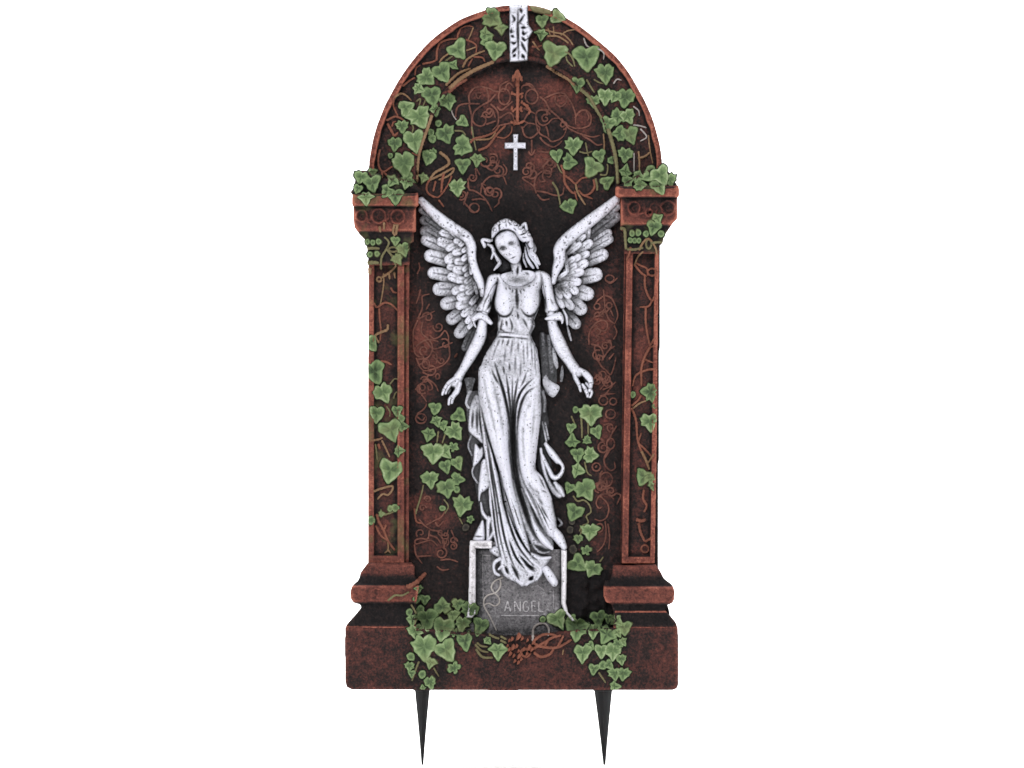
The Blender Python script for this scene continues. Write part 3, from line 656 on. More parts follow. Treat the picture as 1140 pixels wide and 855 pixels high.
G.add([(586, 552), (594, 570), (602, 586), (610, 597)], 1.8, -4, .35); G.add([(594, 606), (604, 612), (614, 613)], 2.4, -6, .25)
for p in LF:
    G.add(p, 1.15, -4.6, .3); G.add([(x+2.6, y-1) for x, y in p], 1.5, 1.6)
for p in ([(538, 415), (542, 440), (549, 470), (555, 500)], [(545, 412), (552, 438), (558, 466), (562, 496)], [(586, 455), (582, 480), (583, 505), (587, 525)], [(596, 440), (594, 470), (592, 500)], [(592, 535), (600, 552), (606, 572)], [(584, 532), (594, 545), (604, 548)], [(588, 538), (600, 556), (613, 566)], [(598, 552), (610, 574), (617, 580)]): G.add(p, 2, -1.3, .86)
G.blob(591, 644.6, 2.2, 1.8, -6, .1)
# sleeves and cuffs
G.fill([(542.6, 308), (548, 304.6), (555, 305), (555, 313), (551, 321), (547.6, 332), (547.4, 341), (544.6, 349), (536, 349), (529.4, 346), (531, 341), (537, 331.6), (539.6, 318)], 6, 11, 7)
G.add([(553, 313), (548, 322), (540, 336), (537, 346)], 1.1, -2.4, .55); G.add([(548.6, 332), (545, 340), (541, 346)], 1.4, -3, .5); G.add([(546, 316), (541, 330)], .9, -.9, .9); G.add([(534, 341), (531.6, 346)], .9, -2, .6)
G.stroke([(527, 355), (533.6, 351.6), (540, 354), (546.6, 359.6)], [3.2, 4.4, 4.4, 2.6], 9, 9)
G.stroke([(527, 355), (527.6, 360), (530, 364.6)], [2.6, 2, 1], 6, 7)
G.fill([(601, 302), (608, 302.4), (613.4, 308), (616.6, 322), (619, 334), (623, 343), (620, 349), (612, 350), (606.6, 348), (606, 340), (604.6, 328), (602.4, 316)], 6, 11, 7)
G.add([(603.4, 316), (606, 330), (609, 344)], 1.2, -2.4, .55); G.add([(612, 330), (617, 342)], 1, -1.6, .75); G.add([(608, 346), (616, 347.6), (622, 344.4)], 1, -2.5, .5)
G.fill([(605.6, 354.8), (613, 349.6), (619, 347.6), (624, 346.8), (627.4, 351), (628.4, 357), (625.4, 362), (623.6, 357.4), (617, 357.8), (611, 357.6)], 9, 9, 4.5)
# dark gap beside the arms
G.add([(553.6, 314), (551.4, 324), (548.8, 340)], .9, -5, .25); G.add([(602.8, 322), (604, 334), (603, 346)], .9, -5, .25)
G.soften(1); G.rough((9, .25), (3, .2))
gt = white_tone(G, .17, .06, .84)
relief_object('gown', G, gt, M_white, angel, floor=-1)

# hair
Hh = Relief(530, 238, 604, 304, .4)
Hh.fill([(547.6, 265), (546.6, 260), (548, 253), (553, 247), (562, 242.6), (572.7, 245.3), (580.4, 251), (587.6, 255.4), (592.4, 263), (594, 274), (590, 276), (586, 270), (583, 268.8), (577, 266), (571, 258.6), (564, 256.4), (557, 258), (551, 263)], 12, 15, 7)
Hh.stroke([(581, 252), (584.6, 249), (586, 255)], [2.4, 2.2, 2.6], 12, 12)
Hh.fill([(576, 262.6), (584, 258), (592, 263), (593, 269), (586, 269), (581, 269)], 14, 12, 5)
for p, t in (([(556, 246), (555.8, 253), (556.4, 259)], .3), ([(568, 244.6), (570, 246.6)], .35), ([(574, 251), (577, 251.4)], .3), ([(576, 262), (582, 261), (588, 257)], .4), ([(566, 249), (571, 251)], .7), ([(580, 264.6), (588, 264.6)], .6), ([(550, 252), (549.4, 260)], .8), ([(563, 247), (564, 254)], .8), ([(571, 253), (576, 258)], .75), ([(590, 268), (586, 272)], .3)):
    Hh.add(p, .9, -2.2, t)
Hh.fill([(578, 266), (590, 268), (593, 278), (600, 296), (590, 299), (583, 296), (582, 280)], 1, 3, 4, .35)
Hh.fill([(549, 268), (552, 278), (560, 288), (567, 293), (567, 301), (556, 303), (551, 296), (549, 282)], 0, 2.5, 4, .22)
for p, r, h in (([(589, 265), (593, 273), (591.6, 280), (596, 286), (600.6, 294)], [3.2, 3.2, 2.6, 2.8, 1.5], 9), ([(586, 271), (588.6, 278), (590.6, 285), (596, 291), (599, 298.5)], [1.5, 2.2, 2.1, 2.4, 1.2], 7), ([(584.6, 275), (585.6, 283), (588.6, 290.6), (593.6, 298)], [1, 1.8, 2.1, 1.5], 5.5), ([(582.6, 282), (583, 289), (586, 297)], [.9, 1.5, 1], 4), ([(594, 270), (596, 277), (595, 283), (598.6, 288)], [1.4, 1.8, 1.4, .9], 7)):
    Hh.stroke(p, r, h, 7, (.8, 1.05), 1.4)
Hh.fill([(534.4, 268.4), (536, 265), (541, 264.4), (547.4, 266.6), (546.4, 270), (541.6, 270.4), (541.6, 274), (539, 276.6), (536.4, 273)], 7, 8, 3.2)
Hh.add([(538, 268), (543, 271)], .9, -2.6, .5)
for p, r in (([(543, 272), (547, 274), (549.4, 280), (547, 288)], [2, 2.4, 2.2, 1.2]), ([(550, 281), (554.4, 289), (556, 293), (550, 300.6)], [1.7, 2.2, 2.2, 1.2]), ([(548, 265), (547.6, 268)], [1.8, 1.4])):
    Hh.stroke(p, r, 5, 7, .9)
for x, y, r in ((551, 256, 2), (555, 249, 2.2), (561, 246, 2.1), (568, 246.4, 2.2), (574, 249.4, 2.1), (579.6, 253.4, 2.3), (584, 258.6, 2), (589.6, 261, 2)):
    Hh.blob(x, y, r*.7, r*.6, 1.3); Hh.add(ring_pts(x, y, r*1.1, r*.95, n=8), .55, -1.3, .7)
Hh.rough((5, .3), (2, .2))
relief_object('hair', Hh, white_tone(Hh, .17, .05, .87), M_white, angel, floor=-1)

# wings
def wing(win, band, feathers, coverts, shade, under):
    R = Relief(*win, .5)
    R.fill(under, 0, 3.4, 4, .62)
    for k, (a, c, hw, t) in enumerate(feathers):
        ax, ay = a; bx, by = c
        R.stroke([(ax, ay), ((ax+bx)/2, (ay+by)/2), (bx, by)], [hw*.95, hw, hw*.92], 2.4+(k % 2)*.5, 4.6, (t*.62, t), 1.6, 2.6, 3.2)
    for k, (a, c, hw) in enumerate(coverts):
        L = math.hypot(a[0]-c[0], a[1]-c[1])+1e-6; a = (a[0]+(a[0]-c[0])/L*3.5, a[1]+(a[1]-c[1])/L*3.5)
        R.stroke([a, ((a[0]+c[0])/2, (a[1]+c[1])/2), c], [hw*.7, hw*.92, hw*.8], 4.6+(k*.37) % 1.4, 3.1, (.66, 1.0), .9, 3, 2.6)
    R.stroke(*band, 4, 8.4, None, None, 2.6)
    rs = random.Random(5)
    for a, c, hw, t in feathers:                         # barbs
        for q in np.linspace(.1, .95, 7):
            x, y = a[0]+(c[0]-a[0])*q, a[1]+(c[1]-a[1])*q
            L = math.hypot(c[0]-a[0], c[1]-a[1])+1e-6; ux, uy = (c[0]-a[0])/L, (c[1]-a[1])/L
            for sgn in (1, -1):
                if rs.random() < .75: R.add([(x, y), (x+ux*4-uy*sgn*hw*.8, y+uy*4+ux*sgn*hw*.8)], .6, -.5*rs.uniform(.2, 1.3), .9)
    P = band[0]
    for k in range(34):                                  # dents along the leading edge
        i = rs.randrange(len(P)-1); q = rs.random()
        x = P[i][0]+(P[i+1][0]-P[i][0])*q+rs.uniform(-4, 4); y = P[i][1]+(P[i+1][1]-P[i][1])*q+rs.uniform(-4, 4)
        an = math.atan2(P[i+1][1]-P[i][1], P[i+1][0]-P[i][0]); L = rs.uniform(1.5, 5)
        R.add([(x, y), (x+L*cos(an), y+L*sin(an)+.3)], .9, -rs.uniform(.6, 1.8), rs.uniform(.75, 1))
    for x, y, rx, ry, am, t in shade: R.blob(x, y, rx, ry, am, t)
    R.rough((6, .5), (2.5, .4))
    t = white_tone(R, .17, .08, .86)
    return relief_object('wing', R, t, M_white, angel, floor=-1)
wing((460, 214, 546, 402), ([(537, 328), (534.6, 314), (529.5, 302), (525.4, 288), (525, 275), (519.4, 264), (504.6, 254), (487, 241), (468.6, 223)], [3, 5, 5.4, 5.4, 6, 6.6, 7, 6.8, 4.8]),
     [((508, 264), (470, 233), 5.5, .75), ((505, 268), (472.5, 245), 6.6, .62), ((503, 274), (473, 257), 7, .7), ((500, 278), (474.4, 267), 7.4, .92), ((508, 292), (479, 284.6), 8.4, 1.), ((512, 309), (482.5, 303.6), 8, 1), ((516, 322), (489, 321.6), 8.8, .95), ((518, 332), (497, 338), 8.4, .85), ((518, 344), (503, 355), 7.8, .85), ((523, 356), (511.6, 370.4), 7.6, .8), ((527, 366), (518, 387), 5.4, .5)],
     [((503, 254), (491, 249), 4.6), ((505, 262), (493, 259), 5.4), ((501, 272), (491, 269), 6.6), ((512, 264), (504, 258), 4.6), ((509, 272), (500, 276), 5.6), ((513, 270), (508, 268), 4.4), ((506, 285), (499.6, 289), 6.8), ((513, 279), (507, 281), 5), ((508, 298), (501, 297), 5), ((514, 291), (509, 291), 5.2), ((513, 301), (508, 300.4), 6), ((510, 310), (502.6, 308), 6), ((517, 312), (511, 311.6), 5.6), ((513, 321), (507, 324), 6), ((519, 320), (514, 321), 5), ((520, 328), (513, 331), 6.2), ((521, 337), (512, 340), 6.6), ((525, 343), (516.5, 349.4), 5), ((528, 348), (520.4, 357.6), 4), ((529, 356), (522, 364), 3.4),
      ((517, 268), (513, 272), 4), ((520, 276), (516, 279), 3.6), ((520, 285), (516, 288), 4), ((521, 296), (517, 300), 4), ((523, 310), (519, 314), 4), ((526, 322), (521, 326), 4), ((529, 332), (525, 337), 4), ((523, 303), (519, 306), 3.4), ((524, 317), (520, 320), 3.4), ((519.6, 268), (521.6, 282), 2.8), ((523, 290), (524.6, 304), 2.6), ((527, 312), (531, 326), 2.6)],
     [(530, 330, 8, 10, -1.4, .5), (521, 300, 3, 24, -.6, .78), (475, 246, 9, 8, 0, .7), (524, 386, 8, 12, -1, .6), (512, 262, 5, 4, -.5, .7)],
     [(470, 230), (500, 250), (524, 272), (527, 300), (538, 330), (536, 345), (524, 362), (512, 340), (505, 320), (495, 290), (488, 262)])
wing((606, 212, 696, 386), ([(616, 314), (618.6, 302), (622.8, 290), (623.4, 276), (634, 264), (655, 247), (672, 234), (685.6, 222.4)], [3, 4.8, 7, 7.4, 7.8, 7.4, 6.8, 5.4]),
     [((654, 258), (685.6, 229), 7, .92), ((656, 264), (685, 241.4), 7.4, .64), ((658, 272), (677, 259), 5.6, 1), ((652, 281), (678, 266), 6.2, .9), ((650, 292), (671, 283.4), 7.8, 1), ((645, 309), (663.4, 305.6), 9, 1), ((638, 322), (653.8, 327), 9, 1), ((634, 333), (646.6, 343.6), 8.6, .92), ((630, 348), (641, 360.4), 7.2, .8)],
     [((653, 264), (654.4, 255), 4.8), ((644, 279), (656, 270.6), 5.8), ((643, 269), (650, 263), 3.8), ((636, 279), (645, 272), 4), ((635, 274), (639, 270), 3.6), ((643, 288), (653, 282.6), 5), ((638, 291), (644, 286), 4.8), ((640, 300), (651, 293), 5.8), ((632, 293), (638, 288), 4.2), ((633, 300), (640, 296), 4.8), ((633, 307), (646, 302.4), 6), ((629, 312), (643, 313.6), 5.8), ((631, 315), (640, 323.6), 6), ((625, 321), (632.4, 329), 5.2), ((629, 333), (635.4, 341), 5.6), ((622, 333), (626, 340.6), 4), ((630, 284), (632, 302), 2.6), ((620, 311), (630, 303.6), 3), ((621, 325), (624, 330), 3.6), ((623, 318), (630, 316), 4)],
     [(623, 320, 7, 9, -1.4, .5), (633, 290, 3, 20, -.6, .8), (674, 250, 8, 8, 0, .7), (632, 350, 8, 10, -1, .65)],
     [(618, 300), (626, 272), (660, 244), (686, 226), (664, 262), (656, 300), (644, 330), (634, 352), (622, 345), (614, 325)])
SL = Relief(622, 342, 642, 384, .4)                       # hanging ends of the sash beside the sleeve
SL.stroke([(627, 345), (630.4, 352), (631.6, 361)], [1.5, 2.2, 1.6], 2, 7); SL.stroke([(631.6, 363), (633.4, 370), (635.8, 378.6)], [1.2, 1.8, 1.6], 1, 5, .75)
relief_object('sash', SL, white_tone(SL), M_white, angel, floor=-1)

# ------------------------------------------------------------------ scrollwork in low relief
TYMP = [ring_pts(561.5, 107, 6.5, 9), ring_pts(592, 107, 7, 8), [(562, 100), (564, 94), (568, 92), (572, 97)], [(556, 101), (558, 94), (566, 89.5)], [(594, 99), (588, 94), (582, 95), (580, 99)], [(585, 92), (592, 94), (597, 102)],
    [(523, 116), (522, 106), (527, 98), (535, 96), (545, 98), (551, 101), (561, 101)], [(541, 97), (543.5, 105), (543, 113), (536, 117)], [(536, 103), (531, 103), (530.5, 107), (533, 109), (535, 105.5)],
    [(552, 104), (545, 112), (536, 117), (528, 124), (526, 133), (531, 139), (538, 139), (541, 133), (538, 128), (535, 130)], [(522, 116), (525, 130), (525, 150)], [(546, 115), (553, 122), (555, 130), (554, 138), (548, 145)], [(507, 130), (509, 119), (517, 115), (534, 115)],
    [(556, 131), (566, 125), (571, 128), (572, 135)], [(553, 118), (558, 122), (565, 117), (571, 112)], [(553, 140), (566, 137), (572, 136)], [(541, 138), (552, 134)],
    [(606, 109), (617, 104), (627, 103), (633, 109), (638, 118), (641, 128), (641, 138)], [(618, 106), (619, 114), (624, 118), (630, 114), (631, 108), (626, 106), (620, 108)], [(601, 107), (607, 112), (612, 121), (622, 130), (630, 138), (642, 143)],
    [(613, 122), (602, 122), (597, 126), (599, 135), (604, 139), (610, 137), (615, 132), (623, 131)], [(640, 131), (645, 124), (652, 122), (658, 128), (657, 138), (649, 142), (642, 142)], [(653, 123), (656, 130), (654, 134)],
    [(581, 140), (584, 150), (591, 153), (598, 148), (601, 142), (596, 138), (588, 137), (582, 142)], [(597, 125), (597, 137), (601, 148), (610, 153), (614, 157), (622, 155), (628, 150), (631, 142)], [(601, 152), (606, 158), (615, 163), (621, 161), (626, 156)],
    [(625, 131), (632, 141), (640, 146), (648, 149), (660, 152), (668, 150)], [(648, 150), (658, 156), (665, 161), (671, 160)], [(583, 120), (590, 123), (596, 126)], [(590, 123), (586, 129), (584, 134), (589, 137)], [(608, 140), (610, 146), (611, 152)],
    [(535, 215), (537, 205), (544, 197), (553, 195), (560, 196), (564, 205)], [(521, 198), (522, 210), (528, 212), (536, 217), (543, 225), (548, 235)], [(521, 213), (516, 228)], ring_pts(528, 231, 5.5, 5), [(516, 224), (523, 232), (528, 236)], [(525, 222), (535, 221), (541, 223)],
    [(540, 184), (547, 189), (553, 187), (556, 177)], [(553, 196), (562, 194), (564, 188), (560, 182)],
    [(597, 215), (595, 205), (598, 195), (607, 189), (612, 193)], [(597, 212), (608, 214), (618, 217), (626, 216), (628, 208)], [(590, 180), (595, 186), (590, 195), (582, 198), (592, 205), (596, 210)], ring_pts(589, 184, 3), [(602, 188), (606, 183), (611, 178), (604, 176)], [(598, 216), (604, 222), (612, 221)],
    [(588, 168), (592, 172), (596, 166)], [(592, 155), (592, 170)], [(600, 168), (608, 169), (616, 168)]]
STAFF = [[(576, 82), (576.5, 100), (576, 136)]]
LEFTP = [[(465, 355), (470, 342), (470, 330), (478, 327)], [(465, 355), (474, 351), (484, 346)], [(478, 338), (474, 345)], [(465, 356), (460, 368), (460, 385), (463, 395), (470, 398)], [(470, 358), (469, 370), (475, 376), (480, 382), (481, 390), (476, 398), (465, 400)], [(478, 373), (483, 377), (490, 374), (495, 368), (499, 374), (499, 382)],
    [(472, 378), (482, 388), (492, 386), (504, 381)], [(463, 385), (475, 378), (488, 380)], [(481, 390), (486, 395), (486, 404)], [(500, 385), (500, 398), (492, 407), (478, 412), (470, 413)], ring_pts(474, 405, 4, 5), [(463, 398), (467, 408), (471, 412)], [(471, 404), (474, 402), (476, 406)],
    [(470, 414), (476, 418), (473, 423), (467, 430), (467, 436), (472, 443), (475, 448)], [(474, 421), (480, 428), (481, 433), (477, 434), (476, 429)], [(462, 434), (468, 428)], [(475, 421), (484, 428), (488, 436)], ring_pts(487, 419, 2.2, 3), ring_pts(468.5, 466, 6, 5.4), [(464, 461), (472, 455), (475, 449)], [(464, 464), (470, 468), (473, 464)],
    [(474, 585), (483, 580), (492, 575), (496, 566)], [(466, 578), (472, 585), (480, 590)], [(478, 590), (488, 592), (496, 597), (499, 590)], [(478, 590), (476, 600), (468, 600), (462, 602), (463, 606), (470, 604), (480, 602), (487, 608)], [(489, 595), (494, 603), (494, 612)], [(461, 606), (463, 618), (470, 628)], [(502, 590), (507, 602)], [(464, 620), (480, 619)], [(484, 581), (488, 586), (494, 580)],
    [(490, 624), (500, 623), (510, 626)], [(486, 631), (492, 635), (500, 634)], [(478, 596), (486, 599), (491, 606)], [(464, 305), (467, 298), (466, 292)], [(468, 322), (466, 330), (463, 338)]]
RIGHTP = [[(675, 312), (680, 315), (688, 309)], ring_pts(679, 310, 5, 4), [(672, 322), (673, 332), (674, 345)], [(670, 331), (666, 334), (663, 338)], ring_pts(665, 341, 3.4), ring_pts(678.5, 340, 3.2), [(668, 332), (674, 329), (681, 332), (686, 342), (688, 352), (684, 361)], [(673, 344), (670, 350), (662, 353), (657, 358)], [(674, 345), (678, 355), (684, 360)],
    [(656, 384), (656, 372), (661, 362), (668, 357), (674, 357), (677, 362), (674, 368), (667, 367), (664, 362), (659, 365)], [(684, 362), (687, 370), (683, 378)], [(658, 383), (668, 386), (672, 395), (670, 402)], [(671, 400), (678, 390), (685, 385)], [(666, 402), (662, 387), (667, 383)], [(678, 400), (684, 393)], [(676, 378), (681, 384), (678, 390)],
    [(663, 396), (670, 408), (675, 412), (680, 417), (684, 407), (686, 398)], [(679, 418), (673, 428), (668, 434)], [(671, 434), (680, 430), (686, 425)], ring_pts(671, 418, 4, 4.6), ring_pts(672, 446, 5, 5), ring_pts(683, 447, 3.8), ring_pts(680, 461, 5.4, 5), [(668, 441), (676, 439), (685, 438)],
    [(672, 473), (680, 472), (683, 478), (679, 488), (676, 493)], [(687, 474), (682, 482), (679, 490)], ring_pts(680, 494, 4.4, 6), [(680, 500), (675, 508), (673, 511)],
    [(678, 500), (673, 510), (674, 518), (680, 524), (685, 521), (684, 514)], ring_pts(664, 520, 4.5), [(663, 521), (665, 518)], ring_pts(675, 534, 7, 8), [(674, 543), (680, 552), (684, 556)], [(676, 550), (668, 552), (664, 560), (667, 566), (671, 564)], [(668, 552), (676, 560), (678, 568), (675, 577), (668, 580), (662, 578)], [(674, 580), (675, 595), (672, 607), (665, 615)], [(677, 583), (679, 598), (678, 612)], [(671, 524), (668, 530), (672, 540)]]
def scroll(name, lines, r, mat, parent, lift=.3):
    V, F = merge([tube(l, r, lift=lift, taper=.3) for l in lines])
    return pymesh(name, V, F, mat, parent, tone=[.86]*len(V))
def curls(boxes, seed):
    r_ = random.Random(seed); out = []
    for (x0, y0, x1, y1, n) in boxes:
        for _ in range(n):
            x, y = r_.uniform(x0, x1), r_.uniform(y0, y1); a = r_.uniform(0, 6.28); sg = r_.choice((1, -1)); R0 = r_.uniform(4, 7.5); L = r_.uniform(6, 9.5)
            out.append([(x+R0*(1-.8*t)*cos(a+sg*L*t), y+R0*(1-.8*t)*sin(a+sg*L*t)) for t in [i/15 for i in range(16)]])
            if r_.random() < .55: continue
            b2 = a+r_.uniform(-.6, .6); q = r_.uniform(7, 14)
            out.append([(x+R0*cos(a), y+R0*sin(a)), (x+(R0+q*.5)*cos(b2), y+(R0+q*.5)*sin(b2)), (x+q*cos(b2+.5), y+q*sin(b2+.5)+R0)])
    return out
TYMP += curls([(585, 172, 618, 210, 6), (512, 195, 552, 225, 5), (538, 162, 562, 190, 4), (530, 100, 560, 135, 2), (600, 105, 640, 140, 2)], 3)
RIGHTP += curls([(661, 345, 682, 400, 6), (665, 410, 682, 450, 4), (668, 466, 682, 500, 2), (664, 540, 682, 600, 5)], 4)
LEFTP[-2:-2] = curls([(466, 588, 506, 626, 6), (466, 552, 480, 575, 2)], 5)
LEFTP[:0] = curls([(466, 352, 498, 412, 6), (466, 420, 484, 445, 2)], 6)
scroll('scrollwork', TYMP, 1.1, M_scroll, panel); scroll('scrollwork', [l for l in LEFTP if l[0][1] < 500], 1.0, M_scroll, panel); scroll('scrollwork', [l for l in LEFTP if l[0][1] > 500], 1.0, M_scroll, panel); scroll('scrollwork', RIGHTP, 1.05, M_scroll, panel)
st_ = [tube(STAFF[0], 2.0, lift=.4, taper=.0)]
st_ += [tube(l, q, lift=.5, taper=.1) for l, q in (([(570.5, 90), (573, 85), (576, 79), (579, 85), (581.5, 90)], 1.5), ([(569, 103), (576, 105), (583, 103)], 1.3), ([(570, 124), (576, 120), (582, 124)], 1.3), ([(568, 135), (576, 137), (584, 134)], 1.6), ([(582, 114), (588, 119), (591, 125)], 1.5))]
for x, y, r in ((576, 82, 2), (571.5, 86, 1.7), (580, 87, 1.7), (576, 92, 2.4), (570, 103, 1.3), (581, 107, 1.3), (570, 120, 1.5), (580, 120, 1.4), (581, 113, 1.2), (573.4, 136, 2), (587, 118, 1.6), (589, 125, 1.3)):
    st_.append(tube([(x-r*.9, y-.3), (x, y), (x+r*.9, y+.4)], r*1.7, lift=.3, taper=0))
V, F = merge(st_); pymesh('finial', V, F, M_vine, panel, tone=[.85]*len(V))

